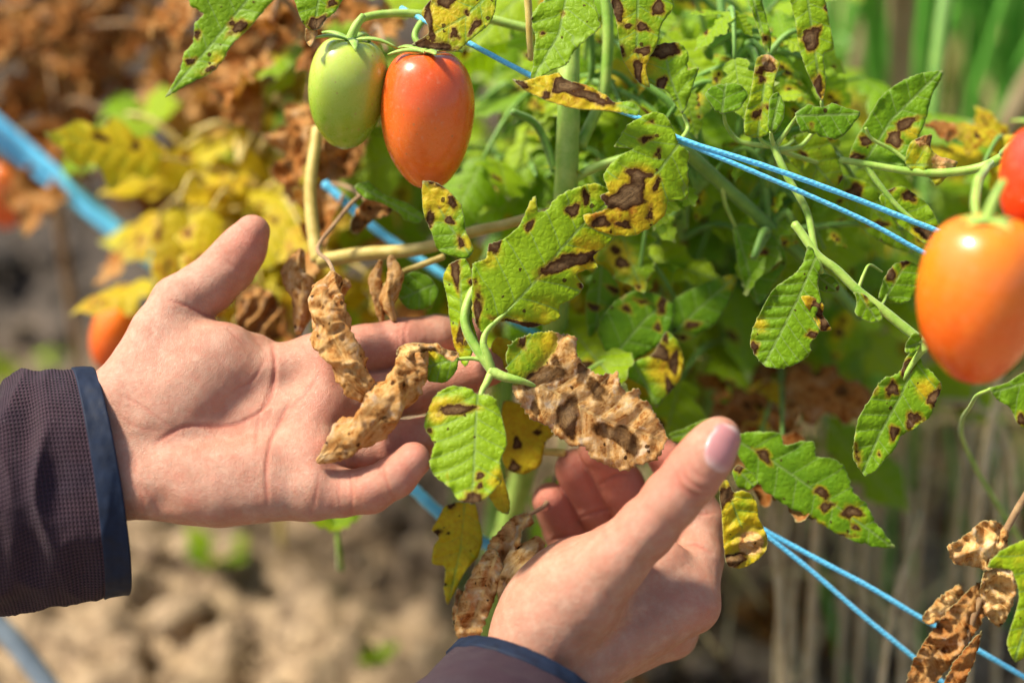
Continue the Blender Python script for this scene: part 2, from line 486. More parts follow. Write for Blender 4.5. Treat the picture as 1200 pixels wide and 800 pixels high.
# right hand: seen from the thumb side, fingers curled up behind the brown leaf
RF = {
 'index': [(808, 706, -6, 13.6), (818, 655, -18, 12.0), (822, 612, -28, 11.6), (803, 570, -34, 10.4), (780, 536, -34, 9.2)],
 'middle': [(786, 738, -24, 13.0), (775, 680, -48, 11.5), (755, 622, -52, 11.2), (727, 568, -38, 11.4), (702, 528, -27, 10.0)],
 'ring': [(762, 742, -42, 12.4), (745, 690, -62, 11.2), (722, 642, -64, 10.8), (694, 590, -48, 11.2), (674, 550, -35, 10.2)],
 'pinky': [(735, 742, -56, 11.2), (710, 710, -68, 10.2), (688, 672, -68, 9.8), (661, 624, -52, 10.2), (645, 586, -40, 9.0)],
}
R_MC = [
 [(640, 800, 8, 19), (700, 760, 3, 16.5), (806, 708, -5, 14.0)],
 [(625, 800, -6, 19), (700, 765, -12, 17), (783, 738, -24, 13.5)],
 [(615, 800, -16, 18), (690, 765, -26, 16), (760, 742, -40, 12.5)],
 [(610, 800, -20, 17), (660, 750, -34, 15), (735, 742, -54, 11.5)],
]
R_TH = [(622, 762, 16, 16.5), (680, 698, 24, 16.5), (722, 655, 29, 14.6), (757, 620, 33, 13.0), (788, 583, 37, 12.2), (812, 555, 40, 12.0), (829, 532, 42, 11.2), (842, 513, 42, 9.6)]
def make_right():
    fs = [chain(v)[0] for v in RF.values()]; mc = [chain(v)[0] for v in R_MC]; th = chain(R_TH, 5)[0]
    extra = [ell(660, 700, 12, (100, 90, 10), (38, 20, 20)), ell(650, 690, -5, (100, 90, -10), (32, 18, 26)), ell(735, 700, -2, (100, 70, -10), (36, 22, 14)),
             ell(700, 690, -30, (100, 60, -20), (30, 15, 24))]
    arm = [chain([(555, 900, 36, 24), (625, 795, 8, 19)])[0], chain([(545, 900, 0, 24), (605, 800, -8, 19)])[0]]
    def sdf(p):
        d = None
        for f in mc: d = f(p) if d is None else smin(d, f(p), 9)
        for f in extra: d = smin(d, f(p), 12)
        for f in arm: d = smin(d, f(p), 14)
        d = smin(d, th(p), 13)
        g = None
        for f in fs: g = f(p) if g is None else smin(g, f(p), .8)
        return smin(d, g, 5)
    lo = PC(540, 850, 0); hi = PC(900, 470, 0); lo[2] = -92; hi[2] = 62
    cr = [
     ([(800, 549), (806, 562), (822, 572), (835, 570)], .62, 1.0, 20, 90), ([(792, 556), (800, 570), (816, 580), (832, 578)], .7, 1.0, 20, 90), ([(810, 545), (818, 556), (830, 561)], .5, .9, 20, 90),
     ([(795, 570), (806, 580), (820, 586)], .45, .9, 20, 90), ([(706, 614), (708, 625), (716, 640)], .3, 1.0),
     ([(704, 566), (722, 556), (738, 556)], .8, .9, -99, -20), ([(680, 606), (696, 600), (716, 594)], .8, .9, -99, -20),
     ([(640, 636), (654, 630), (676, 624)], .7, .9, -99, -20), ([(798, 640), (815, 638), (834, 648)], .6, .9, -60, 20), ([(812, 600), (826, 602), (838, 600)], .5, .8, -60, 10),
    ]
    dents = [(775, 690, (40, 20, -.9), -1.6), (832, 706, (14, 22, 0), 1.0), (765, 650, (14, 40, .5), -1.5), (640, 700, (24, 60, .8), .8), (735, 720, (60, 8, -.6), .7)]
    flush = [(842, 560, 60, .25), (842, 500, 30, .15), (650, 590, 45, .8), (675, 560, 60, .85), (715, 560, 60, .85), (775, 540, 40, .9), (832, 715, 34, .3), (780, 640, 30, .2), (800, 610, 50, .2)]
    hand = build_hand("hand", sdf, lo, hi, cr, dents, flush, person, "cupped hand with raised thumb, fingertips behind the brown leaf")
    # thumb nail, laid on the skin
    ax = PC(*R_TH[-1][:3]) - PC(*R_TH[-3][:3]); ax /= np.linalg.norm(ax)
    nn = np.array([.30, -.06, .95]); nn -= ax * nn.dot(ax); nn /= np.linalg.norm(nn); sd = np.cross(ax, nn)
    c = PC(841, 518, 42); hw, hl = 9.0, 10.2
    nr, na = 16, 48; V = []; uv = []
    for i in range(nr + 1):
        r = i / nr
        for j in range(na):
            a = 2 * math.pi * j / na; ca, sa = math.cos(a), math.sin(a)
            e = 2.6 if sa < 0 else 2.3
            m = (abs(ca) ** e + abs(sa) ** e) ** (-1 / e); u, v = r * m * ca, r * m * sa
            p = c + sd * (u * hw) + ax * (v * hl) + nn * 25; t = 0
            for _ in range(40):
                dd = sdf(p[None])[0]; p = p - nn * dd * .9
                if abs(dd) < .01: break
            edge = max(0, (r - .82) / .18)
            off = .45 - .75 * edge ** 2 if v < .4 else .50 - .25 * edge ** 2
            V.append(p + nn * off); uv.append((u, v))
    F = [[i * na + j, i * na + (j + 1) % na, (i + 1) * na + (j + 1) % na, (i + 1) * na + j] for i in range(nr) for j in range(na)]
    me = mesh_from("nail", C2W(np.array(V)), F, uv=np.array(uv))
    link("nail", me, M_NAIL, hand)
make_right()

# sleeves: lofted knit tubes with folds, each with a smooth dark band round its opening
def sleeve(name, rings, band_len, label, seg=160, n=150, seed=1, wr=2.2):
    """rings: list of (centre camera-mm, half height, half depth, axis, up)"""
    K = np.array([np.concatenate([c, [a, b], ax, up]) for c, a, b, ax, up in rings], float)
    K = catmull(K, n); th = np.linspace(0, 2 * math.pi, seg, endpoint=False)
    s = np.concatenate([[0], np.cumsum(np.linalg.norm(np.diff(K[:, :3], axis=0), axis=1))]); s = s[-1] - s
    V = np.zeros((n, seg, 3)); 
    for i in range(n):
        c, a, b, ax, up = K[i, :3], K[i, 3], K[i, 4], K[i, 5:8], K[i, 8:11]
        ax = ax / np.linalg.norm(ax); up = up - ax * up.dot(ax); up /= np.linalg.norm(up); si = np.cross(ax, up)
        V[i] = c + np.cos(th)[:, None] * up * a + np.sin(th)[:, None] * si * b
    T = np.gradient(V, axis=0); S = np.roll(V, -1, 1) - np.roll(V, 1, 1); N = np.cross(S, T); N /= np.linalg.norm(N, axis=2, keepdims=True)
    ctr = K[:, None, :3]; N *= np.sign((N * (V - ctr)).sum(-1, keepdims=True))
    fl = V.reshape(-1, 3); S_ = np.broadcast_to(s[:, None], (n, seg)).ravel(); TH = np.broadcast_to(th, (n, seg)).ravel()
    # folds run round the arm, irregular, dying out at the band
    q = np.stack([np.cos(TH) * 1.1, np.sin(TH) * 1.1, S_ / 22.], -1)
    w = wnoise(q, .55, seed, oct=2); ridge = 1 - np.abs(w) * 1.6
    disp = wr * np.clip(S_ / 30, 0, 1) * ridge + .25 * wnoise(fl, 1 / 9., seed + 4, oct=2)
    Vd = (fl + N.reshape(-1, 3) * disp[:, None]).reshape(n, seg, 3)
    nb = int(np.sum(s > band_len)); 
    def strip(a, b, off, rollin=True):
        P_ = Vd[a:b] + N[a:b] * off; m = len(P_)
        rows = [P_]
        if rollin:
            Ce = K[b - 1, :3]; e = P_[-1]; ax = K[b - 1, 5:8] / np.linalg.norm(K[b - 1, 5:8])
            d = Ce - e; d /= np.linalg.norm(d, axis=1, keepdims=True)
            rows.append((e + ax * .7 + d * .5)[None]); rows.append((e + ax * .7 + d * 1.6)[None]); rows.append((e + d * 2.3)[None])
            for t in (4, 8): rows.append((e - ax * t + d * (2.3 + t * .35))[None])
        R_ = np.concatenate(rows); m = len(R_)
        i = np.arange(m - 1)[:, None] * seg; j = np.arange(seg)[None]; j2 = (j + 1) % seg
        F = np.stack([i + j, i + seg + j, i + seg + j2, i + j2], -1).reshape(-1, 4)
        per = 2 * math.pi * (K[:, 3].mean() + K[:, 4].mean()) / 2
        per = round(per / 1.9) * 1.9
        uv = np.stack([np.broadcast_to(th / 6.28318 * per, (m, seg)), np.broadcast_to(np.concatenate([s[a:b], s[b - 1] - np.arange(m - (b - a))])[:, None], (m, seg))], -1).reshape(-1, 2)
        return R_.reshape(-1, 3), F, uv
    V1, F1, uv1 = strip(0, nb + 1, 0.0, False)
    me = mesh_from("sleeve", C2W(V1), F1, uv=uv1)
    o = link("sleeve", me, M_KNIT, person, label=label)
    a = max(nb - 2, 0)
    V2, F2, uv2 = strip(a, n, 1.0, True)
    # the band starts with a small rolled edge sitting on the knit
    V2 = V2.reshape(-1, seg, 3); V2[0] -= N[a] * 1.6; V2 = V2.reshape(-1, 3)
    me = mesh_from("cuff_band", C2W(V2), F2, uv=uv2)
    link("cuff_band", me, M_BAND, o)
    return o
c = PC
sleeve("sleeve", [(c(-260, 600, 4), 58, 46, (1, .0, -.2), (0, 1, 0)), (c(-100, 588, 0), 55, 44, (1, .0, -.2), (0, 1, 0)), (c(-20, 592, -3), 50, 42, (1, .05, -.25), (-.02, 1, 0)),
                  (c(50, 570, -6), 54.5, 42, (1, .12, -.30), (-.10, 1, 0)), (c(102, 566, -8), 54.5, 42, (1, .14, -.40), (-.12, 1, 0)), (c(128, 563, -10), 54, 42, (1, .16, -.42), (-.15, 1, 0))],
       9.5, "dark knitted sleeve of the open hand, folds bunched above its band", seed=3, wr=3.6)
sleeve("sleeve", [(c(440, 1130, 150), 52, 48, (.3, .8, -.6), (-1, .3, 0)), (c(500, 1010, 96), 50, 46, (.35, .8, -.55), (-1, .35, 0)), (c(568, 890, 48), 46, 43, (.4, .8, -.5), (-1, .45, 0)),
                  (c(606, 826, 20), 41, 40, (.42, .78, -.52), (-1, .5, 0)), (c(622, 800, 8), 39, 38, (.42, .78, -.52), (-1, .5, 0))],
       6.5, "dark knitted sleeve of the cupped hand", seed=5, wr=1.4)
# ------------------------------------------------------------------ materials: plant
def mat_leaf():
    """one leaf material; the mesh carries what differs: UV = mm along / across the midrib, spot = mm to the nearest lesion, yel, dry, edge"""
    k = NT("tomato_leaf"); co = k.obj()
    sp = k.n("SeparateXYZ"); k.put(sp.inputs[0], k.uv()); s, t = sp.outputs[0], sp.outputs[1]
    spot, yel, dry, edge, vsp, tone = (k.attr(a) for a in ("spot", "yel", "dry", "edge", "vsp", "tone"))
    at = k.math('ABSOLUTE', t)
    nb = k.noise(co, 60, 3, .55); nf = k.noise(co, 420, 4, .65); nm = k.noise(co, 170, 3, .6)
    # side veins leave the midrib at an angle and bend to the tip
    q = k.math('SUBTRACT', s, k.math('MULTIPLY', at, .62))
    q = k.math('ADD', q, k.math('MULTIPLY', k.math('MULTIPLY', at, at), .008))
    q = k.math('ADD', q, k.math('MULTIPLY', k.math('SUBTRACT', nb, .5), 2.5))
    q = k.math('ADD', q, k.math('MULTIPLY', k.math('SIGN', t), 1.6))
    fr = k.math('ABSOLUTE', k.math('SUBTRACT', k.math('FRACT', k.math('DIVIDE', q, vsp)), .5))
    sd = k.math('MULTIPLY', k.math('SUBTRACT', .5, fr), k.math('MULTIPLY', vsp, .85))      # mm to the nearest side vein
    vs = k.mr(sd, .12, .46, 1, 0, True)
    vm = k.mr(at, .38, .85, 1, 0, True)
    vein = k.math('MAXIMUM', vm, k.math('MULTIPLY', vs, .9))
    uvv = k.n("VectorMath", operation='SCALE'); k.put(uvv.inputs[0], k.uv()); uvv.inputs['Scale'].default_value = .001
    dv = k.n("VectorMath", operation='ADD'); k.put(dv.inputs[0], uvv.outputs[0])
    nd = k.n("TexNoise"); k.put(nd.inputs['Vector'], co); nd.inputs['Scale'].default_value = 300
    sc2 = k.n("VectorMath", operation='SCALE'); k.put(sc2.inputs[0], nd.outputs['Color']); sc2.inputs['Scale'].default_value = .0012
    k.put(dv.inputs[1], sc2.outputs[0])
    v3 = k.vor(dv.outputs[0], 330, 'DISTANCE_TO_EDGE'); net = k.mr(v3, .015, .09, 1, 0, True)
    v4 = k.vor(dv.outputs[0], 900, 'DISTANCE_TO_EDGE'); net2 = k.mr(v4, .02, .12, 1, 0, True)
    # colours
    green = k.mix(k.mr(nb, .35, .7), (.105, .290, .004), (.225, .450, .006))
    green = k.mix(k.mr(tone, 0, 1), green, (.40, .58, .010))
    green = k.mix(k.math('MULTIPLY', net, .18), green, (.15, .30, .03))
    green = k.mix(k.math('MULTIPLY', vein, .62), green, (.30, .44, .12))
    yl = k.math('ADD', yel, k.math('MULTIPLY', k.math('SUBTRACT', nm, .5), .9))
    yl = k.math('SUBTRACT', yl, k.math('MULTIPLY', vein, .22))
    spotn = k.math('ADD', spot, k.math('ADD', k.math('MULTIPLY', k.math('SUBTRACT', nf, .5), 1.8), k.math('MULTIPLY', k.math('SUBTRACT', k.noise(co, 240, 2, .5), .5), 3.0)))
    halo = k.mr(spotn, 1.9, .3, 0, .6, True)
    yl = k.math('MAXIMUM', k.mr(yl, .15, .85, 0, 1, True), k.math('MULTIPLY', halo, k.mr(nm, .3, .6, .3, 1)))
    yc = k.mix(k.mr(nf, .4, .75), (.70, .60, .018), (.64, .43, .012))
    col = k.mix(yl, green, yc)
    orange = k.math('MULTIPLY', k.mr(yel, .95, 1.45), k.mr(nm, .42, .62))
    col = k.mix(k.math('MULTIPLY', orange, .8), col, (.46, .15, .012))
    # dried tissue
    nr0 = k.noise(co, 750, 5, .7)
    sv = k.n("CombineXYZ"); k.put(sv.inputs[0], k.math('MULTIPLY', q, .42)); k.put(sv.inputs[1], k.math('MULTIPLY', t, .13)); k.put(sv.inputs[2], k.math('MULTIPLY', nb, 3.0))
    streak = k.noise(sv.outputs[0], 1.0, 4, .6, dist=.5)
    nr = k.math('ADD', k.math('MULTIPLY', nr0, .35), k.math('MULTIPLY', streak, .65))
    dc = k.ramp(k.mr(k.math('ADD', k.math('MULTIPLY', nm, .45), k.math('MULTIPLY', nr, .55)), .34, .66), [(0, (.13, .045, .012)), (.20, (.34, .135, .032)), (.40, (.62, .35, .11)), (.7, (.78, .54, .24)), (1, (.82, .68, .43))])
    dc = k.mix(k.math('MULTIPLY', vein, .85), dc, (.80, .56, .22))
    dc = k.mix(k.math('MULTIPLY', k.mr(nb, .5, .72), .55), dc, (.42, .17, .05))
    dc = k.mix(k.mr(k.noise(co, 140, 3, .55, dist=.6), .57, .68, 0, .65), dc, (.76, .65, .46))
    dc = k.mix(k.mr(k.math('ADD', edge, k.math('MULTIPLY', nf, 2.4)), 3.0, .9, 0, .7), dc, (.30, .11, .03))
    dc = k.mix(k.mr(yel, 1.0, 1.6, 0, .85), dc, k.mix(1.0, dc, (.44, .23, .10), 'MULTIPLY'))
    dryn = k.math('ADD', dry, k.math('MULTIPLY', k.math('SUBTRACT', nf, .5), .5))
    df = k.mr(dryn, .42, .56, 0, 1, True)
    band = k.math('MULTIPLY', k.mr(dryn, .1, .42, 0, 1, True), .8)
    col = k.mix(band, col, (.52, .42, .05))
    col = k.mix(df, col, dc)
    # lesions: dark rim, greyer ringed centre
    rings = k.math('SINE', k.math('MULTIPLY', spotn, 5.5))
    lc = k.mix(k.mr(spotn, -.4, -3.0), (.062, .026, .008), (.23, .145, .066))
    lc = k.mix(k.math('MULTIPLY', k.mr(rings, 0, 1), .45), lc, (.055, .028, .018))
    lc = k.mix(k.mr(nr, .55, .75, 0, .6), lc, (.22, .15, .10))
    lf = k.math('MULTIPLY', k.mr(spotn, .30, -.15, 0, 1, True), k.math('SUBTRACT', 1.0, k.math('MULTIPLY', df, k.mr(nr, .4, .62, .05, .6))))
    lf = k.math('MAXIMUM', lf, k.math('MULTIPLY', k.math('MULTIPLY', df, .75), k.mr(spotn, 1.4, -1.6, 0, 1, True)))
    sk = k.vor(co, 150); skm = k.mr(k.math('ADD', sk, k.math('MULTIPLY', k.math('SUBTRACT', nm, .5), .9)), .085, .05, 0, 1)
    lf = k.math('MAXIMUM', lf, k.math('MULTIPLY', skm, .9))
    rim = k.math('MULTIPLY', k.mr(spotn, 1.1, .2, 0, 1, True), .65)
    col = k.mix(rim, col, (.22, .085, .012))
    col = k.mix(lf, col, lc)
    # pale hairs on the very edge
    col = k.mix(k.mr(k.math('ADD', edge, k.math('MULTIPLY', nf, .5)), .62, .32, 0, .55), col, (.42, .45, .22))
    dead = k.math('MAXIMUM', lf, df, clamp=True)
    # relief: veins sunk, tissue puckered up between them, shrivelled where dead
    puck = k.math('MULTIPLY', k.mr(sd, 0, 2.6, 0, 1, True), .55)
    puck = k.math('ADD', puck, k.mr(v3, 0, .35, 0, .45, True))
    puck = k.math('SUBTRACT', puck, k.math('MULTIPLY', vm, k.math('SUBTRACT', .3, k.math('MULTIPLY', dead, 1.2))))
    puck = k.math('SUBTRACT', puck, k.math('MULTIPLY', net2, .10))
    shr = k.math('ADD', k.math('MULTIPLY', nr, 2.6), k.math('MULTIPLY', nr0, .3))
    h = k.math('ADD', k.math('MULTIPLY', puck, k.math('SUBTRACT', 1.0, k.math('MULTIPLY', dead, .5))), k.math('MULTIPLY', shr, k.math('MULTIPLY', dead, .6)))
    h = k.math('ADD', h, k.math('MULTIPLY', k.noise(co, 2600, 2, .6), .10))
    bp = k.bump(h, .5, .0008)
    p = k.principled(Base_Color=col, Roughness=k.math('ADD', .47, k.math('MULTIPLY', dead, .30)), Normal=bp)
    k.put(p.inputs['Specular IOR Level'], k.math('SUBTRACT', .32, k.math('MULTIPLY', dead, .26)))
    tr = k.n("BsdfTranslucent"); k.put(tr.inputs[0], k.mix(1.0, col, (1.0, 1.0, .55), 'MULTIPLY')); k.put(tr.inputs[1], bp)
    ms = k.n("MixShader"); k.put(ms.inputs[0], k.math('SUBTRACT', .52, k.math('MULTIPLY', dead, .22)))
    k.t.links.new(p.outputs[0], ms.inputs[1]); k.t.links.new(tr.outputs[0], ms.inputs[2])
    return k.done(ms.outputs[0])

def mat_stem(name, c1, c2, rough=.5):
    k = NT(name); co = k.obj(); n = k.noise(co, 110, 3, .6)
    col = k.mix(k.mr(n, .35, .7), c1, c2)
    col = k.mix(k.mr(k.noise(co, 900, 2, .6), .62, .75, 0, .4), col, (.35, .42, .2))
    h = k.math('ADD', k.noise(co, 1500, 2, .6), k.noise(co, 300, 2, .5))
    p = k.principled(Base_Color=col, Roughness=rough, Normal=k.bump(h, .5, .0004))
    p.inputs['Subsurface Weight'].default_value = .12; p.inputs['Subsurface Scale'].default_value = .002; p.inputs['Sheen Weight'].default_value = .2
    return k.done(p)
M_LEAF = mat_leaf()
M_STEM = mat_stem("green_stem", (.20, .38, .03), (.38, .52, .10))
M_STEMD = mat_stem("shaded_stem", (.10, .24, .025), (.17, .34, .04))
M_STEMY = mat_stem("yellowing_stem", (.42, .31, .05), (.58, .46, .13))
M_STEMB = mat_stem("dry_stem", (.20, .11, .045), (.36, .23, .10), .75)
M_STRAWSTEM = mat_stem("bleached_stem", (.42, .33, .17), (.58, .49, .30), .7)

# ------------------------------------------------------------------ leaves
def _seg_nearest(p, line):
    """signed distance across and distance along a polyline"""
    best = np.full(len(p), 1e9); S = np.zeros(len(p)); T = np.zeros(len(p)); acc = 0
    for a, b in zip(line[:-1], line[1:]):
        d = b - a; L = math.hypot(*d); u = d / L; r = p - a
        s_ = r @ u; first = np.allclose(a, line[0]); last = np.allclose(b, line[-1])
        sc = np.clip(s_, -1e9 if first else 0, 1e9 if last else L)
        q = r - sc[:, None] * u; dist = np.hypot(q[:, 0], q[:, 1]); cr = u[0] * r[:, 1] - u[1] * r[:, 0]
        m = dist < best; best[m] = dist[m]; S[m] = acc + sc[m]; T[m] = np.sign(cr[m]) * dist[m]; acc += L
    return S, T, acc

def _poly_edge(p, out):
    d = np.full(len(p), 1e9)
    for a, b in zip(out, np.roll(out, -1, 0)):
        ab = b - a; t = np.clip(((p - a) @ ab) / (ab @ ab + 1e-12), 0, 1); r = p - a - t[:, None] * ab
        d = np.minimum(d, np.hypot(r[:, 0], r[:, 1]))
    return d

def leaf_mesh(outline, midrib, step, spots=(), yel=(), yel0=0., dry=(), dry0=0., vsp=8., rag=.12, depth=None, tone=.3, seed=0, crumple=0., fold=0., cup=0., pucker=.35, roll=(), place=None, name="leaf", smooth=True, teeth=0.0, thick=.28):
    """leaf blade: outline, midrib in mm in its own plane (x right, y up); relief is added along the plane's normal.
    place(x, y, h) puts it in the world. spots: (x, y, rx, ry, deg); yel, dry: (x, y, r, amount)"""
    r = np.random.default_rng(seed + 17)
    out = np.asarray(outline, float)
    if smooth:
        o2 = np.vstack([out, out[:1]]); n = len(out)
        per = np.linalg.norm(np.diff(o2, axis=0), axis=1).sum(); m = int(max(24, per / (step * .75)))
        q = np.vstack([out[-1], out, out[0], out[1]]); t = np.linspace(0, n, m, endpoint=False); i = t.astype(int); f = (t - i)[:, None]
        a, b, c_, d = q[i], q[i + 1], q[i + 2], q[i + 3]
        cr = .5 * ((2 * b) + (c_ - a) * f + (2 * a - 5 * b + 4 * c_ - d) * f ** 2 + (3 * b - a - 3 * c_ + d) * f ** 3)
        li = b * (1 - f) + c_ * f
        out = cr * .6 + li * .4
    cen = out.mean(0)
    T_ = np.roll(out, -1, 0) - np.roll(out, 1, 0); nrm = np.stack([T_[:, 1], -T_[:, 0]], -1); nrm /= np.linalg.norm(nrm, axis=1, keepdims=True) + 1e-9
    out = out + nrm * (r.normal(0, rag, len(out)) + (teeth * 1.1 * np.maximum(0, wnoise(np.arange(len(out))[:, None] * .75, .24, seed + 31, oct=2)) if teeth else 0))[:, None]
    lo, hi = out.min(0), out.max(0)
    gx, gy = np.meshgrid(np.arange(lo[0], hi[0], step), np.arange(lo[1], hi[1], step * .87)); gx[1::2] += step * .5
    g = np.stack([gx.ravel(), gy.ravel()], -1) + r.normal(0, step * .12, (gx.size, 2))
    # inside test
    ins = np.zeros(len(g), bool)
    for a, b in zip(out, np.roll(out, -1, 0)):
        c1 = (a[1] > g[:, 1]) != (b[1] > g[:, 1]); xx = (b[0] - a[0]) * (g[:, 1] - a[1]) / (b[1] - a[1] + 1e-12) + a[0]
        ins ^= c1 & (g[:, 0] < xx)
    g = g[ins]; 
    if len(g): g = g[_poly_edge(g, out) > step * .5]
    pts = np.vstack([out, g]); ne = len(out)
    co, _, fc, *_ = delaunay_2d_cdt([Vector(p) for p in pts], [], [list(range(ne))], 1, 1e-5)
    co = np.array([tuple(v) for v in co]); fc = [list(f) for f in fc]
    mid = np.asarray(midrib, float); S, T, L = _seg_nearest(co, mid)
    ed = _poly_edge(co, out); W = np.abs(T).max() + 1e-6
    sp = np.full(len(co), 30.)
    for x, y, rx, ry, *an in spots:
        a = math.radians(an[0] if an else 0); dx, dy = co[:, 0] - x, co[:, 1] - y
        u, v = (dx * math.cos(a) + dy * math.sin(a)) / rx, (-dx * math.sin(a) + dy * math.cos(a)) / ry
        th_ = np.arctan2(v, u); f1, f2, f3 = r.uniform(0, 6.28, 3); rr = np.hypot(u, v) * (1 + .20 * np.sin(2 * th_ + f1) + .16 * np.sin(3 * th_ + f2) + .08 * np.sin(5 * th_ + f3)); sp = np.minimum(sp, (rr - 1) * min(rx, ry) + (rr - 1) * 0)
    Y = np.full(len(co), float(yel0)); 
    for x, y, rad, am in yel: Y = Y + am * np.exp(-((co[:, 0] - x) ** 2 + (co[:, 1] - y) ** 2) / rad ** 2)
    D = np.full(len(co), float(dry0))
    for x, y, rad, am in dry: D = D + am * np.exp(-((co[:, 0] - x) ** 2 + (co[:, 1] - y) ** 2) / rad ** 2)
    D = np.clip(D, 0, 1)
    # relief
    at = np.abs(T); q = (S - at * .62 + .008 * at * at + np.sign(T) * 1.6) / vsp; dd = (.5 - np.abs(q - np.floor(q) - .5)) * 2
    h = fold * at + cup * at * at / W
    h = h + pucker * (np.sin(dd * math.pi / 2) - .5) * np.clip(at / 4, 0, 1) - .5 * pucker * np.exp(-(at / 1.4) ** 2)
    h = h + .9 * wnoise(co, .5 / max(L, 10) * 1.6, seed, oct=1) * (L / 60)
    eb = np.clip(1 - ed / 6, 0, 1); h = h + eb * .9 * wnoise(co, 1 / 11., seed + 1, oct=2)
    cd = crumple * (.25 + .75 * D) if crumple else 0
    if crumple:
        w1 = wnoise(co, 1 / 17., seed + 2, oct=1); w2 = wnoise(co, 1 / 7.5, seed + 3, oct=2)
        h = h + cd * ((1 - np.abs(w1) * 1.5) * 3.2 + (1 - np.abs(w2) * 1.4) * .9) + cd * eb * 2.0 * wnoise(co, 1 / 6., seed + 5, oct=1)
    sh = np.exp(-np.maximum(sp, 0) / 1.2); h = h - .35 * sh * np.clip(pucker * 2, 0, 1)
    X = co.copy()
    for (x0, y0, nx_, ny_, rad) in roll:      # edges beyond the line through (x0, y0) with outward normal roll over, radius rad
        a = (co[:, 0] - x0) * nx_ + (co[:, 1] - y0) * ny_; m = a > 0; th = np.clip(a / rad, 0, 5.2)
        X[m, 0] += (-a + rad * np.sin(th))[m] * nx_; X[m, 1] += (-a + rad * np.sin(th))[m] * ny_; h[m] += (rad * (1 - np.cos(th)))[m]
    V = place(X[:, 0], X[:, 1], h) if place else np.stack([X[:, 0], X[:, 1], h], -1) / 1000
    me = mesh_from(name, V, fc, attrs={'spot': sp, 'yel': Y, 'dry': D, 'edge': ed, 'vsp': np.full(len(co), vsp), 'tone': np.full(len(co), tone)}, uv=np.stack([S, T], -1))
    me.materials.append(M_LEAF)
    me["thick"] = thick
    return me

def solidify(o, t=.00028):
    md = o.modifiers.new("thickness", 'SOLIDIFY'); md.thickness = t; md.offset = 0
    return o

def traced(outline, midrib, w=0., gx=0., gy=0., spots=(), yel=(), dry=(), parent=None, label=None, lname="leaf", step=1.5, **kw):
    """leaf whose outline was measured in the photograph; w = mm before the focus plane at its centre, gx, gy = its slope (mm per mm to the right / up)"""
    out = np.asarray(outline, float); cx, cy = out.mean(0)
    k = (FOCUS * 1000 - w) / FPX
    f = lambda p: np.stack([(np.asarray(p, float)[:, 0] - cx) * k, -(np.asarray(p, float)[:, 1] - cy) * k], -1)
    C0 = PC(cx, cy, w)
    def place(x, y, h):
        z = gx * x + gy * y + h
        dd = FOCUS * 1000 - w - z                   # keep the measured outline while the blade slopes away
        return C2W(np.stack([(C0[0] + x) * dd / (FOCUS * 1000 - w), (C0[1] + y) * dd / (FOCUS * 1000 - w), w + z], -1))
    S_ = [((x - cx) * k, -(y - cy) * k, rx * k, ry * k, -(a[0] if a else 0)) for x, y, rx, ry, *a in spots]
    Yl = [((x - cx) * k, -(y - cy) * k, r * k, a) for x, y, r, a in yel]
    Dr = [((x - cx) * k, -(y - cy) * k, r * k, a) for x, y, r, a in dry]
    if 'roll' in kw:
        kw['roll'] = [((x - cx) * k, -(y - cy) * k, a, -b, r) for x, y, a, b, r in kw['roll']]
    me = leaf_mesh(f(out), f(midrib), step, spots=S_, yel=Yl, dry=Dr, place=place, name=lname, **kw)
    return solidify(link(lname, me, None, parent, label=label))

def stalk(name, pts, r, mat, parent=None, label=None, seg=10, n=None, hairs=False, **props):
    """pts: (px, py, w); r: px-free radius in mm, scalar or (start, end)"""
    K = np.array([PC(*p) for p in pts]); n = n or max(10, len(pts) * 8); K = catmull(K, n)
    K = K + np.stack([wnoise(K, 1 / 30., s_ + len(pts), oct=1) for s_ in (1, 2, 3)], -1) * .25
    rr = np.linspace(r[0], r[1], n) if isinstance(r, (tuple, list)) else np.full(n, r)
    V, F, uv = tube(C2W(K), rr / 1000 * (1 + .015 * np.sin(np.arange(n) * 1.7)), seg)
    return link(name, mesh_from(name, V, F, uv=uv), mat, parent, label=label, **props)

def twisted_leaf(pts, radii, parent, label=None, seed=0, turns=2.5, seg=56, n=150, name="leaf", dryness=1.0, lobes=3, yel0=1.25, amp=.22):
    """a dead leaf rolled and twisted into a rope: lobed cross-section winding round its path, hollows and ridges"""
    K = catmull(np.array([PC(*p) for p in pts]), n); s = np.linspace(0, 1, n)
    R = np.interp(s, np.linspace(0, 1, len(radii)), radii)
    def ridges(u, th):
        ph = th * lobes + u * turns * 6.283
        q = np.stack([np.cos(th) + 0 * u, np.sin(th) + 0 * u, u * turns * 3 + 0 * th], -1).reshape(-1, 3)
        w = wnoise(q, .55, seed, oct=3).reshape(np.broadcast(u, th).shape)
        w2 = wnoise(q, 1.6, seed + 8, oct=2).reshape(w.shape)
        return 1 + amp * (1 - 2 * np.abs(np.sin(ph / 2 + .8 * w))) + .15 * (1 - 1.5 * np.abs(w)) + .02 * w2
    V, F, uv = tube(C2W(K), R / 1000, seg, True, ridges=ridges)
    c_ = {'spot': 3 + 2.6 * wnoise(V * 1000, 1 / 9., seed + 3), 'yel': np.full(len(V), yel0), 'dry': np.full(len(V), dryness), 'edge': np.full(len(V), 9.), 'vsp': np.full(len(V), 6.), 'tone': np.full(len(V), .2)}
    me = mesh_from(name, V, F, attrs=c_, uv=uv); me.materials.append(M_LEAF)
    return link(name, me, None, parent, label=label)
# ------------------------------------------------------------------ the plant held in the hands
plant = empty("tomato_plant", "blighted green tomato plant tied to the blue twine, its lower sprig held in both hands", "plant")
P0 = plant
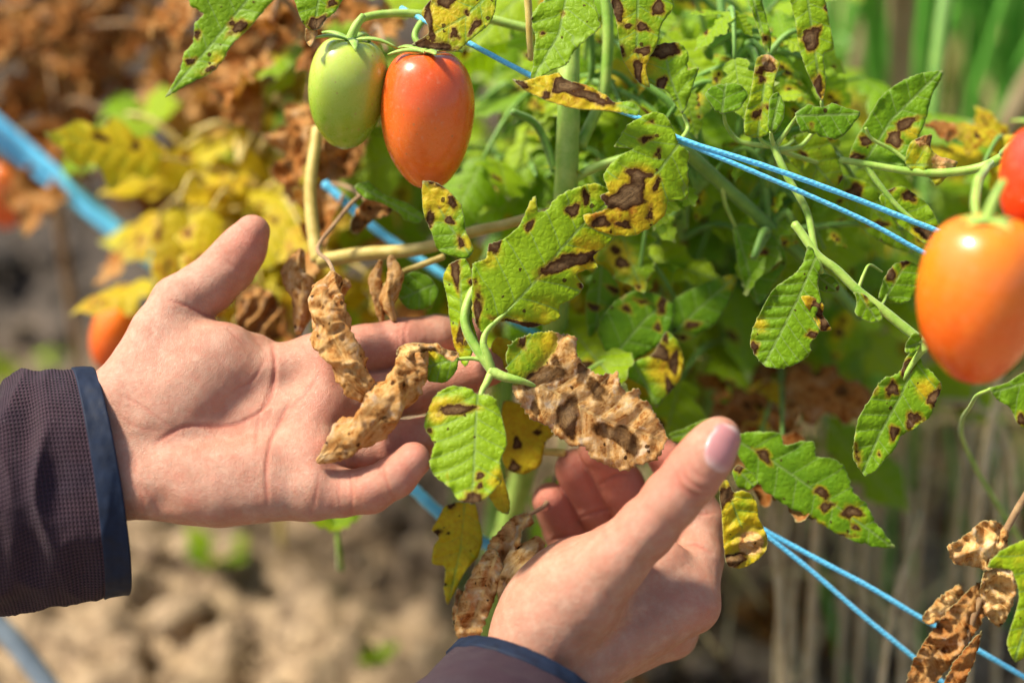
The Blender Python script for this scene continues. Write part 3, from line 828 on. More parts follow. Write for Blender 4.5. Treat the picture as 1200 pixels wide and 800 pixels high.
# stems
stalk("stem", [(668, -30, -34), (667, 60, -30), (666, 130, -28), (664, 220, -34), (655, 330, -55), (640, 460, -90), (600, 600, -130), (560, 760, -190), (545, 900, -270)], (5.2, 7.5), M_STEM, P0)
stalk("stem", [(664, 215, -34), (700, 195, -30), (745, 182, -26), (795, 170, -20)], (2.6, 1.9), M_STEM, P0)
stalk("stem", [(655, 245, -36), (600, 262, -34), (555, 272, -36), (500, 290, -40), (440, 296, -44), (372, 306, -46)], (2.2, 3.9), M_STEMY, P0, "thick yellow side branch")
stalk("stem", [(372, 306, -46), (366, 260, -50), (364, 210, -54), (372, 150, -60)], (3.6, 3.0), M_STEMY, P0, "upright yellow branch")
stalk("stem", [(520, 300, -24), (490, 312, -26), (468, 322, -30), (440, 345, -34)], (1.7, 1.2), M_STEMY, P0)
stalk("petiole", [(664, 250, -34), (640, 262, -24), (600, 290, -12), (560, 330, -2), (545, 370, 4), (560, 412, 7), (577, 436, 8)], (2.0, 2.3), M_STEM, P0)
stalk("petiole", [(577, 436, 8), (566, 415, 7), (552, 398, 4), (545, 372, 0)], (2.0, 1.0), M_STEM, P0)
stalk("petiole", [(577, 437, 8), (572, 418, 8.6), (567, 402, 8.6), (572, 386, 8.2), (590, 368, 7.2), (612, 346, 6.6)], (2.3, .7), M_STEM, P0)
stalk("petiole", [(575, 434, 8), (590, 441, 9.4), (605, 445, 9.6), (616, 448, 8.2), (628, 453, 5.0)], (2.7, 1.0), M_STEM, P0)
stalk("petiole", [(577, 436, 8), (571, 448, 11), (564, 460, 15.5), (559, 482, 17.0), (557, 515, 20.0)], (2.1, .5), M_STEM, P0)
stalk("petiole", [(574, 424, 8), (555, 420, 8), (538, 421, 8), (525, 424, 8)], (1.2, .7), M_STEM, P0)
stalk("petiole", [(590, 520, -34), (625, 527, -32), (662, 531, -30)], (1.5, 2.0), M_STEMY, P0)
stalk("petiole", [(716, 420, -40), (700, 428, -38), (684, 440, -34)], (1.4, 1.7), M_STEM, P0)
stalk("petiole", [(600, 130, -30), (630, 150, -40), (650, 200, -44)], (1.8, 2.2), M_STEMD, P0)
stalk("petiole", [(618, -10, -6), (620, 30, -8), (622, 70, -12)], (1.9, 1.5), M_STEMY, P0)
stalk("stem", [(800, 172, -20), (840, 210, -34), (890, 255, -46), (950, 310, -56), (1010, 370, -70)], (3.4, 2.8), M_STEMD, P0)
stalk("petiole", [(660, 250, -30), (690, 240, -24), (712, 236, -18)], (1.4, .8), M_STEM, P0)
stalk("petiole", [(710, -10, -30), (712, 40, -32), (706, 110, -36), (680, 170, -34)], (2.6, 3.0), M_STEM, P0)

# the leaf that is pointed at: dead but for its green base
traced([(594,437),(594,410),(600,400),(612,394),(627,390),(643,388),(660,391),(676,396),(675,410),(679,420),(689,431),(702,439),(724,437),(727,450),(733,458),(749,456),(750,467),(761,472),(769,487),(777,499),(782,512),(777,526),(769,539),(750,544),(733,551),(712,545),(692,535),(683,522),(670,523),(659,515),(648,508),(643,500),(622,490),(609,472),(600,458),(600,447)],
       [(588,440),(647,457),(684,480),(716,494),(778,516)], w=2, gx=-.20, gy=-.06, dry0=1.0, dry=[(612,413,30,-1.3),(640,398,16,-.75),(600,440,14,-.6)], yel0=.35, yel=[(655,402,20,.8)],
       spots=[(636,441,20,10,-25),(665,488,14,17,0),(683,436,8,7),(724,509,20,11,20),(700,455,12,6,20),(612,397,5,8),(652,424,5,4),(742,525,7,9),(700,463,6,5),(627,478,4,6)],
       crumple=.15, vsp=13, cup=-.10, pucker=.9, rag=.4, step=.95, seed=4, parent=P0, label="brown shrivelled leaf, green only at its base")
# big green leaflet above it
traced([(566,390),(557,378),(553,362),(553,340),(553,311),(560,306),(569,302),(573,286),(590,280),(609,263),(620,238),(628,229),(631,247),(642,245),(647,236),(661,225),(678,219),(697,214),(712,222),(722,245),(719,280),(708,290),(695,301),(701,314),(676,320),(684,336),(675,348),(656,359),(657,372),(642,380),(620,384),(598,377),(584,378)],
       [(566,390),(597,362),(628,329),(658,291),(686,260),(715,235)], w=8, gx=-.10, gy=.10, spots=[(620,265,4.5,5),(580,287,6,9),(671,248,5,8),(687,232,4,6.5),(666,307,28,9,-14),(559,366,4,20,3),(620,381,22,3.5,6),(684,334,5,4),(557,330,2,3)],
       yel=[(640,368,22,.55),(690,290,22,.7),(575,300,18,.6),(690,222,22,.6),(620,240,14,.6),(556,360,10,.8),(606,380,16,.6),(680,312,20,.5)], vsp=11, fold=-.10, pucker=.7, tone=.75, seed=5, parent=P0, step=1.2, teeth=.4)
# small hanging leaflet under the fork
traced([(561,463),(550,455),(528,452),(510,463),(500,485),(497,501),(509,520),(503,541),(508,556),(527,571),(537,586),(554,590),(569,584),(589,561),(586,540),(594,520),(589,490),(581,468),(571,462)],
       [(560,458),(557,509),(555,560),(552,588)], w=24, gx=.05, gy=-.28, spots=[(533,480,18,6,-12),(554,586,15,6,0),(563,557,4,3),(562,569,2.5,2.5),(503,503,1.5,3),(524,588,1.5,6)],
       yel=[(512,480,17,1.1),(536,470,12,.5),(583,560,16,.7)], vsp=7, cup=-.10, pucker=.42, tone=.75, seed=6, parent=P0, step=1.0, teeth=.35)
# tiny leaflet on the fork
traced([(538,420),(532,413),(518,410),(503,406),(496,417),(490,436),(503,447),(522,448),(534,436)], [(538,420),(492,432)], w=9, gx=.1, spots=[(508,408,10,3,10)], yel=[(506,410,12,.9)], vsp=5, pucker=.4, tone=.55, seed=7, parent=P0, step=.9)
# narrow curled leaf running up beside the sprig
traced([(545,430),(532,405),(528,380),(524,350),(519,325),(527,309),(545,303),(554,322),(556,350),(553,372),(560,398),(566,415),(556,410)], [(560,420),(542,380),(538,305)], w=2, gx=.4, spots=[(534,318,6,12),(539,395,4,8),(552,330,3,3)], yel=[(532,400,18,1.3),(530,320,14,.7)], fold=-.35, vsp=6, tone=.9, seed=8, parent=P0, step=1.1)
traced([(590,432),(575,408),(583,394),(600,400),(604,420)], [(590,434),(590,398)], w=-14, yel0=1.0, vsp=6, seed=81, parent=P0)
# yellow-green leaflet under the red tomato
traced([(495,213),(512,214),(526,224),(541,241),(546,269),(555,292),(548,303),(531,301),(513,293),(506,274),(496,249)], [(552,300),(525,262),(500,216)], w=-2, gx=.15, spots=[(503,258,4,13,10),(529,237,4,6),(526,258,4,4),(541,285,3.5,5),(515,243,2,2),(510,215,14,2,15)], yel=[(512,232,28,1.1),(546,285,12,.9)], vsp=7, tone=.4, seed=9, parent=P0, step=1.3)
traced([(478,362),(466,347),(468,330),(484,318),(503,324),(514,340),(508,358),(494,363)], [(515,330),(470,350)], w=-26, vsp=6, tone=.25, seed=10, parent=P0)
# spotted lobed leaflet, yellow at its tip
traced([(795,169),(789,150),(780,136),(767,131),(750,138),(735,147),(727,160),(720,172),(742,174),(728,182),(716,192),(707,207),(713,224),(703,230),(711,243),(697,250),(683,252),(690,266),(716,275),(740,277),(761,267),(778,253),(784,236),(805,233),(806,208),(806,192),(808,179)],
       [(797,167),(775,197),(750,222),(715,247),(690,262)], w=12, gx=-.12, gy=.05, spots=[(735,231,22,14,-8),(748,206,13,7,-10),(769,218,4,6.5,10),(704,260,8,7),(762,251,4,6),(732,263,6,5),(757,163,6,3),(762,143,2,2),(771,180,3,3.5),(763,205,2,2),(706,232,7,3)],
       yel=[(728,245,34,1.5),(700,258,20,1.0),(752,215,24,.8),(770,248,20,.5)], vsp=9, fold=-.06, cup=-.06, pucker=.5, tone=.7, seed=11, parent=P0, step=1.2, teeth=.3)
# fan of leaves over the top of the sprig
traced([(622,97),(625,70),(627,45),(622,22),(632,5),(660,-14),(690,-14),(699,10),(704,32),(688,46),(672,62),(664,76),(645,84)], [(665,-10),(655,40),(624,94)], w=8, gx=.1, gy=-.15, spots=[(635,41,1.5,1.5),(659,18,1.5,1.5)], vsp=9, tone=.6, fold=.12, pucker=.6, seed=12, parent=P0, step=1.3, teeth=.4)
traced([(600,93),(614,95),(630,90),(645,88),(654,85),(661,92),(672,96),(690,101),(711,112),(720,120),(737,119),(750,126),(747,136),(727,132),(700,129),(675,128),(645,120),(615,106)], [(750,130),(690,116),(602,94)], w=16, gy=-.5, spots=[(662,101,13,10,15),(690,113,22,6,15),(610,98,10,3,20),(640,113,6,3),(715,118,7,4)], yel0=.9, yel=[(740,128,16,-1.0),(680,105,24,.6)], crumple=.5, vsp=6, seed=13, parent=P0, step=1.0, label="yellow leaflet with orange-brown scorched patches")
traced([(716,-12),(722,25),(729,69),(746,95),(762,103),(757,78),(770,52),(776,28),(790,8),(778,-14)], [(748,-12),(746,60),(758,100)], w=-4, spots=[(753,32,7,5),(771,10,8,7),(753,60,7,6),(748,81,6,11),(735,31,3,3),(723,9,7,14),(729,60,2,5)], yel0=.25, yel=[(750,80,20,.8),(725,20,14,.5)], vsp=9, tone=.5, seed=14, parent=P0, step=1.3)
traced([(765,54),(795,50),(807,63),(806,81),(819,79),(812,102),(800,134),(783,109),(759,97),(753,80)], [(801,134),(785,90),(778,56)], w=-8, spots=[(780,59,17,8),(775,98,6,7,45)], yel=[(762,80,14,.7)], dry=[(776,52,10,.6)], vsp=8, tone=.6, seed=15, parent=P0, step=1.3, teeth=.4)
traced([(826,112),(833,102),(848,98),(866,98),(877,112),(866,128),(848,134),(838,130)], [(846,134),(850,100)], w=-4, vsp=6, tone=.15, seed=16, parent=P0, teeth=.4)
traced([(494,14),(500,27),(502,40),(482,53),(506,58),(536,60),(550,48),(574,28),(582,4),(577,-14),(520,-14)], [(576,-8),(545,20),(486,52)], w=6, gy=-.2, spots=[(532,39,3.5,7,-10),(556,30,4,8,15),(502,28,6,18),(508,55,28,4,4),(522,3,10,6),(547,15,2,2)], yel0=.45, yel=[(515,20,20,.5)], vsp=9, tone=.7, seed=17, parent=P0, step=1.2)
traced([(345,-14),(352,22),(363,36),(374,34),(381,24),(395,12),(405,-14)], [(376,-14),(368,34)], w=10, spots=[(372,28,9,9),(362,44,3,6,20),(389,4,4,3)], vsp=7, tone=.5, seed=18, parent=P0, step=1.3)
traced([(358,34),(369,31),(372,40),(364,55),(358,48)], [(368,32),(362,55)], w=9, dry0=1, crumple=.3, seed=181, vsp=5, parent=P0, step=1.0)
traced([(194,114),(204,95),(211,82),(216,62),(226,50),(228,28),(238,17),(222,6),(228,-16),(330,-16),(314,8),(300,24),(290,36),(272,52),(262,70),(250,84),(236,92),(214,103)], [(195,113),(240,62),(300,-12)], w=24, gx=.1, spots=[(281,31,12,5,-15),(222,72,4,3),(229,40,4,2),(246,82,7,3,-20),(273,30,3,3)], yel=[(255,75,16,.7),(285,38,14,.5)], vsp=10, tone=.45, seed=19, parent=P0, step=1.4, teeth=.4, fold=.1)
# leaflets a little behind
traced([(700,389),(706,370),(722,352),(745,340),(770,345),(790,358),(786,385),(772,404),(745,421),(716,421)], [(716,421),(755,375),(785,350)], w=-44, spots=[(733,361,5,3.5),(752,354,5,3),(776,357,4.5,9),(770,383,4,3.5),(724,345,6,4)], vsp=10, tone=.1, seed=20, parent=P0)
traced([(772,402),(778,370),(790,350),(812,338),(840,326),(864,322),(858,345),(840,378),(815,395),(790,404)], [(775,404),(815,365),(862,324)], w=-52, spots=[(810,381,7,4,-20),(798,395,7,3)], yel=[(855,330,14,.7),(800,395,14,.6)], vsp=9, tone=.1, seed=21, parent=P0)
traced([(735,441),(742,425),(765,414),(781,388),(795,400),(801,420),(797,445),(780,465),(768,478),(756,455)], [(740,420),(770,474)], w=-38, spots=[(772,412,9,11,-30),(789,426,6,9,20),(786,455,6,9,-30),(779,395,4,5)], yel=[(785,430,26,1.4)], vsp=8, tone=.35, seed=22, parent=P0)
traced([(686,350),(690,395),(704,380),(726,350),(720,325),(700,310)], [(705,312),(698,390)], w=-50, spots=[(697,360,5,4),(720,340,6,3)], vsp=9, tone=.15, seed=23, parent=P0)
traced([(590,470),(620,476),(645,484),(658,500),(640,518),(633,545),(612,556),(592,548),(586,520)], [(600,522),(655,500)], w=-30, spots=[(606,520,5,5),(602,547,5,7,20),(630,505,4,3)], yel0=1.05, vsp=8, tone=.6, seed=24, parent=P0, label="clear yellow leaflet with brown spots")
traced([(522,592),(540,588),(556,588),(562,610),(566,632),(560,652),(545,670),(525,708),(520,690),(521,664),(506,660),(508,640),(514,630),(506,620),(514,606)], [(545,585),(540,640),(526,704)], w=-24, spots=[(512,624,5,4),(528,590,6,4)], yel0=.8, vsp=8, tone=1.0, seed=25, parent=P0, label="bright yellow drooping leaflet")
traced([(571,577),(580,558),(590,560),(597,585),(596,602),(584,598)], [(584,556),(592,600)], w=-20, yel0=.95, vsp=6, seed=26, parent=P0)
traced([(859,522),(866,508),(890,505),(914,507),(920,521),(940,516),(955,518),(957,534),(975,536),(989,545),(996,562),(1001,576),(1016,590),(1023,606),(1040,628),(1049,642),(1020,640),(989,630),(965,616),(951,609),(920,592),(895,575),(878,556)], [(862,515),(905,540),(960,578),(1045,640)], w=-22, gx=.1, spots=[(895,533,8,5,20),(962,576,7,6),(968,594,6,5),(997,599,9,8),(950,611,14,4,28),(1002,618,3,3),(988,628,6,3)], yel=[(1005,600,16,.6),(965,585,12,.4)], vsp=11, tone=.15, seed=27, parent=P0, teeth=.7)
traced([(858,552),(866,544),(884,556),(888,566),(878,574),(864,570)], [(862,548),(884,570)], w=-16, vsp=6, tone=.4, seed=28, parent=P0, spots=[(866,548,5,5)])
traced([(842,566),(852,562),(860,576),(869,574),(880,578),(887,590),(890,608),(899,628),(898,645),(885,658),(868,666),(852,662),(848,640),(846,610)], [(850,568),(870,620),(880,662)], w=-6, spots=[(850,580,7,12,10),(860,655,12,8)], yel0=.8, yel=[(870,590,18,-.3)], dry=[(880,636,16,1.1),(856,660,12,.7)], crumple=.8, pucker=1.2, vsp=7, seed=29, parent=P0, step=1.0, label="puckered yellow leaflet, its lower end dried grey")
traced([(816,495),(830,490),(838,494),(832,506),(846,512),(835,520),(815,516),(790,518),(783,508),(800,502)], [(840,500),(785,512)], w=-30, vsp=6, tone=.5, seed=30, parent=P0)
# dead leaves twisted into ropes over the open palm
twisted_leaf([(392,322,4),(383,350,8),(388,385,12),(404,418,15),(420,448,16),(440,476,12)], [3.2,6.8,8.6,8.2,7.6,6.2,1.5], P0, "dead leaf twisted into a rope, upper of the two", seed=3, turns=3.0)
twisted_leaf([(496,408,10),(484,430,13),(466,456,17),(440,488,20),(408,514,22),(372,541,22)], [2.0,6.6,8.0,8.3,8.2,7.0,1.2], P0, "dead leaf twisted into a rope, its point on the little finger", seed=11, turns=3.2)
traced([(464,416),(468,406),(484,401),(502,403),(513,402),(520,408),(538,414),(530,424),(508,410),(494,414),(486,420),(474,419)], [(535,416),(500,406),(466,414)], w=16, gy=-.6, dry0=1, crumple=.6, spots=[(500,412,12,3)], vsp=5, seed=31, parent=P0, step=.9)
stalk("petiole", [(392,324,4), (385,305,-10), (372,290,-28), (392,262,-36), (410,240,-40), (432,222,-42)], (.9, 1.1), M_STEMB, P0)
twisted_leaf([(458,300,-22),(463,322,-20),(455,350,-18),(462,376,-18)], [1.5,3.6,3.8,1.0], P0, "pale dead leaf scrap", seed=5, turns=1.5, n=60, seg=32)
twisted_leaf([(446,305,-26),(440,330,-24),(445,355,-24),(448,378,-24)], [1.0,3.2,3.4,1.0], P0, None, seed=6, turns=1.5, n=60, seg=32)
twisted_leaf([(352,292,-34),(346,320,-34),(356,350,-32),(350,392,-30)], [1.5,6.0,6.4,1.5], P0, None, seed=7, turns=1.5, n=70, seg=32)
twisted_leaf([(408,330,-20),(392,345,-18),(380,358,-16)], [2.0,5.0,2.0], P0, None, seed=8, turns=1.0, n=50, seg=32)
# crumpled dead leaves hanging below
def dead(outline, midrib, w, seed, parent=P0, **kw):
    return traced(outline, midrib, w=w, dry0=1.0, crumple=kw.pop('crumple', 1.1), vsp=6, pucker=.6, rag=.3, seed=seed, parent=parent, step=1.2, **kw)
dead([(617,600),(626,612),(612,622),(610,648),(596,660),(578,652),(570,640),(584,622),(600,606)], [(622,604),(578,650)], -14, 41, yel0=1)
dead([(575,640),(590,660),(584,690),(572,720),(560,748),(544,760),(532,735),(538,705),(552,672)], [(585,642),(545,755)], -10, 42, yel0=1)
dead([(536,690),(548,700),(545,728),(536,740),(529,722)], [(540,692),(538,738)], -12, 45)
twisted_leaf([(632,632,-16),(618,652,-12),(600,680,-10),(590,712,-14)], [3.0,7.0,6.5,2.0], P0, "greenish tan rolled leaf", seed=12, turns=1.0, n=70, seg=40, dryness=.62, yel0=.7)
stalk("petiole", [(618,604,-14), (640,590,-30), (650,560,-60)], (.9, 1.4), M_STEMB, P0)
dead([(412,258),(428,230),(446,228),(462,240),(456,252),(438,258),(418,275),(410,268)], [(462,240),(412,268)], -46, 43, crumple=.7, spots=[(418,262,8,9),(456,246,8,4)], yel0=1.4)
dead([(280,350),(300,336),(322,345),(330,375),(318,392),(292,392),(276,385)], [(300,336),(305,392)], -80, 44, crumple=.8, yel0=1.4)
traced([(415,218),(432,212),(450,228),(478,238),(498,252),(492,262),(474,258),(468,250),(446,238),(426,232)], [(412,214),(496,258)], w=-28, vsp=6, tone=.3, seed=46, parent=P0)

# ------------------------------------------------------------------ the plant at the right
plantR = empty("tomato_plant", "tomato plant at the right with curled spotted leaflets and orange fruit", "plant"); PR = plantR
stalk("stem", [(1290,170,10), (1200,175,10), (1150,196,0), (1095,203,-6), (1040,196,-10), (985,188,-14)], (2.8, 1.5), M_STEM, PR)
stalk("stem", [(905,168,-10), (925,210,-8), (945,250,-6), (957,298,-2), (962,320,0)], (1.8, 1.6), M_STEM, PR)
stalk("stem", [(930,262,-6), (957,298,-2), (980,316,0), (1005,340,2), (1040,368,4), (1074,396,6), (1082,410,6)], (2.0, 2.4), M_STEM, PR)
stalk("petiole", [(1082,408,6), (1070,425,4), (1058,445,2)], (1.8, .9), M_STEM, PR)
stalk("petiole", [(957,298,-2), (948,320,0), (935,350,2)], (1.6, .9), M_STEM, PR)
stalk("petiole", [(1005,340,2), (1012,322,0), (1020,310,-4), (1034,318,-10)], (.9, .5), M_STEM, PR)
stalk("petiole", [(1030,360,4), (1036,354,-4), (1040,346,-10)], (.9, .5), M_STEM, PR)
stalk("petiole", [(1016,192,-12), (1030,215,-12), (1050,240,-12), (1075,262,-10)], (1.6, 1.0), M_STEM, PR)
stalk("petiole", [(1062,188,-10), (1045,175,-10), (1022,162,-8), (1014,150,-6)], (1.0, .8), M_STEM, PR)
stalk("stem", [(1200,175,10), (1230,330,-20), (1240,560,-80), (1230,760,-130), (1200,1000,-240)], (4.0, 5.5), M_STEM, PR)
traced([(948,288),(941,308),(930,322),(912,334),(901,342),(894,358),(886,375),(881,390),(879,404),(886,418),(897,429),(912,432),(923,430),(938,424),(949,414),(950,402),(962,386),(956,370),(962,352),(958,332),(962,312)], [(957,300),(935,350),(915,390),(897,424)], w=4, gx=.15, spots=[(953,392,5,4),(884,408,4,6)], yel=[(890,380,14,.7)], vsp=6, pucker=.6, tone=.25, seed=50, parent=PR, step=1.1, teeth=.4, roll=[(896,366,-.85,-.52,2.2)])
traced([(938,348),(947,346),(958,350),(966,358),(964,368),(975,386),(962,388),(955,376),(948,364)], [(942,348),(970,385)], w=6, yel0=1.2, spots=[(957,362,9,7,50),(966,378,7,6,60)], crumple=.5, vsp=5, seed=51, parent=PR, step=1.0)
traced([(1076,408),(1062,418),(1056,434),(1047,440),(1037,442),(1028,452),(1020,466),(1006,490),(1001,515),(1000,536),(1013,557),(1026,552),(1036,540),(1050,524),(1056,510),(1072,502),(1080,496),(1090,488),(1098,468),(1104,452),(1092,436),(1082,428)], [(1079,410),(1055,465),(1030,510),(1012,552)], w=2, gx=.1, spots=[(1062,430,8,8,-30),(1046,455,5.5,8),(1095,465,7,9,40),(1070,492,5,9,20),(1048,506,6,6),(1004,535,2,8),(1022,454,2,6),(1030,532,2,2)], yel=[(1085,455,14,1.0),(1066,500,8,.7)], vsp=8, fold=.12, pucker=.6, tone=.3, seed=52, parent=PR, step=1.1, teeth=.4)
traced([(1062,402),(1070,390),(1080,392),(1078,408),(1070,414),(1060,412)], [(1080,400),(1062,408)], w=8, fold=.4, vsp=4, tone=.4, seed=53, parent=PR, step=.9)
traced([(1029,350),(1034,330),(1041,317),(1050,308),(1066,305),(1082,316),(1078,335),(1070,350),(1056,356),(1040,354)], [(1036,352),(1062,308)], w=-10, spots=[(1043,321,6,8),(1058,306,5,3)], vsp=7, tone=.25, seed=54, parent=PR, teeth=.3)
traced([(1000,342),(1004,352),(1002,368),(1020,378),(1034,374),(1030,362),(1020,352),(1012,344)], [(1006,344),(1026,372)], w=8, spots=[(1014,340,3,5)], fold=.3, vsp=5, tone=.35, seed=55, parent=PR, step=1.0)
traced([(950,330),(956,322),(972,322),(984,334),(982,342),(966,342),(955,336)], [(956,322),(980,340)], w=-4, vsp=5, tone=.2, seed=56, parent=PR)
traced([(995,185),(1004,160),(1019,135),(1030,116),(1042,105),(1058,94),(1079,86),(1105,83),(1100,98),(1092,112),(1086,138),(1076,163),(1066,182),(1060,196),(1035,194),(1015,192)], [(1012,192),(1045,140),(1100,86)], w=-14, gx=.15, spots=[(1061,145,11,6,-5),(1048,163,9,8,-10),(1014,165,6,6),(1002,184,6,4)], yel=[(1068,155,12,.8)], vsp=10, tone=.2, fold=.12, seed=57, parent=PR, roll=[(1034,120,-.82,-.57,3.0)])
traced([(932,133),(948,122),(962,126),(975,121),(992,126),(1009,132),(1000,146),(990,158),(978,164),(962,160),(948,156),(938,154)], [(934,136),(1006,134)], w=-4, spots=[(951,148,2,2)], vsp=7, tone=.1, seed=58, parent=PR, teeth=.5, pucker=.5)
traced([(921,182),(927,162),(943,155),(961,152),(972,166),(981,182),(988,209),(975,222),(958,218),(938,202)], [(930,164),(975,216)], w=-24, spots=[(942,182,3,4),(914,176,4,3),(992,214,10,8)], yel0=.25, vsp=8, tone=.85, seed=59, parent=PR)
traced([(887,68),(900,64),(914,74),(908,92),(906,112),(904,135),(902,156),(886,162),(873,158),(872,138),(878,116),(882,92)], [(900,66),(888,158)], w=-6, spots=[(900,80,10,6),(893,93,5,4),(888,134,4,6),(899,125,3,4)], yel0=.3, dry=[(900,70,12,.8)], vsp=7, tone=.8, fold=.3, seed=60, parent=PR)
traced([(902,116),(912,108),(920,125),(918,140),(908,156),(900,150)], [(914,110),(904,154)], w=0, vsp=5, tone=.2, fold=.35, seed=61, parent=PR)
traced([(925,-12),(932,25),(936,55),(946,85),(963,119),(968,96),(965,64),(977,57),(972,25),(962,-12)], [(945,-12),(955,60),(963,118)], w=-10, spots=[(950,45,11,10),(958,101,5,13,10),(968,10,3,3)], yel=[(958,110,20,1.2),(936,40,12,.6)], vsp=8, tone=.7, seed=62, parent=PR)
traced([(872,-12),(880,10),(890,40),(900,66),(904,48),(898,20),(888,-12)], [(880,-12),(900,64)], w=-10, spots=[(897,46,3,4)], vsp=6, tone=.4, seed=63, parent=PR)
traced([(1030,232),(1042,222),(1058,218),(1072,228),(1088,240),(1100,262),(1104,282),(1085,286),(1062,270),(1045,256)], [(1035,228),(1100,280)], w=-12, spots=[(1066,229,9,6,15),(1085,272,12,6,20),(1044,222,5,3)], yel=[(1075,275,16,.7)], vsp=8, tone=.6, seed=64, parent=PR, step=1.2)
traced([(1060,190),(1068,166),(1092,157),(1090,172),(1098,182),(1122,190),(1112,205),(1098,218),(1085,205),(1072,202)], [(1062,194),(1115,192)], w=-6, spots=[(1092,166,9,6)], yel0=.4, dry=[(1108,192,18,1.1),(1080,164,10,.8)], crumple=.5, vsp=6, tone=.8, seed=65, parent=PR)
traced([(859,268),(875,262),(900,272),(918,290),(921,310),(900,345),(888,357),(876,340),(866,316)], [(862,266),(888,354)], w=-44, spots=[(894,296,7,3.5),(903,310,7,3.5)], vsp=9, tone=.1, seed=66, parent=PR)
traced([(1160,455),(1180,448),(1215,430),(1230,470),(1205,502),(1192,496),(1184,478),(1168,468)], [(1215,445),(1168,458)], w=20, spots=[(1197,492,6,5)], vsp=9, tone=.3, seed=67, parent=PR)
traced([(990,208),(1020,215),(1040,240),(1060,280),(1070,296),(1045,290),(1015,272),(992,240)], [(992,210),(1068,294)], w=-34, yel0=.2, spots=[(1000,225,10,7),(1030,262,8,4)], vsp=9, tone=.5, seed=68, parent=PR)

for pts in ([(848,134,-5),(852,148,-12),(868,166,-16),(905,172,-12)], [(888,158,-7),(894,166,-9),(906,172,-10)], [(904,154,-1),(905,164,-6),(907,172,-10)], [(934,136,-5),(924,150,-8),(910,170,-10)], [(801,134,-9),(806,150,-10),(797,166,-4)], [(930,164,-24),(920,172,-18),(908,176,-12)],
            [(990,208,-34),(960,192,-26),(910,176,-14)], [(862,266,-44),(850,240,-38),(846,214,-34)], [(1160,455,18),(1140,470,0),(1130,520,-60),(1200,640,-110)], [(900,66,-8),(898,100,-14),(903,150,-14)], [(963,118,-10),(962,140,-14),(940,170,-14),(912,176,-12)]):
    stalk("petiole", pts, (.8, 1.3), M_STEM, PR)
# ------------------------------------------------------------------ fruit
def mat_tomato(name, top, bot, blush, amt=.5, rough=.24):
    k = NT(name); co = k.obj(); z = k.attr("ripe"); n = k.noise(co, 38, 3, .5)
    f = k.mr(k.math('ADD', z, k.math('MULTIPLY', k.math('SUBTRACT', n, .5), .9)), 0, 1, 0, 1, True)
    col = k.mix(f, top, bot)
    n2 = k.noise(co, 70, 4, .6); col = k.mix(k.math('MULTIPLY', k.mr(n2, .45, .75), amt), col, blush)
    fine = k.noise(co, 1400, 2, .6); col = k.mix(k.mr(fine, .64, .74, 0, .28), col, (.85, .65, .4))
    dz = k.noise(co, 260, 4, .7); col = k.mix(k.mr(dz, .60, .74, 0, .28), col, (.62, .50, .34)); vs_ = k.vor(co, 210); col = k.mix(k.mr(k.math('ADD', vs_, k.math('MULTIPLY', n2, .5)), .36, .28, 0, .5), col, (.30, .17, .06))
    p = k.principled(Base_Color=col, Roughness=k.mr(dz, .4, .7, rough, rough + .22), Normal=k.bump(k.math('ADD', k.math('MULTIPLY', k.noise(co, 90, 2, .5), 3.0), k.math('MULTIPLY', fine, .12)), .12, .0006))
    p.inputs['Subsurface Weight'].default_value = .18; p.inputs['Subsurface Radius'].default_value = (1, .35, .1); p.inputs['Subsurface Scale'].default_value = .004
    p.inputs['Coat Weight'].default_value = .4; p.inputs['Coat Roughness'].default_value = .10
    return k.done(p)
M_TG = mat_tomato("tomato_green", (.44, .56, .08), (.20, .38, .012), (.40, .48, .03))
M_TR = mat_tomato("tomato_red", (.68, .095, .010), (.76, .18, .012), (.64, .07, .010), .5)
M_TO = mat_tomato("tomato_orange", (.80, .19, .008), (.76, .095, .006), (.84, .26, .012), .5)
M_TRR = mat_tomato("tomato_scarlet", (.76, .045, .008), (.76, .06, .008), (.6, .03, .008), .5)
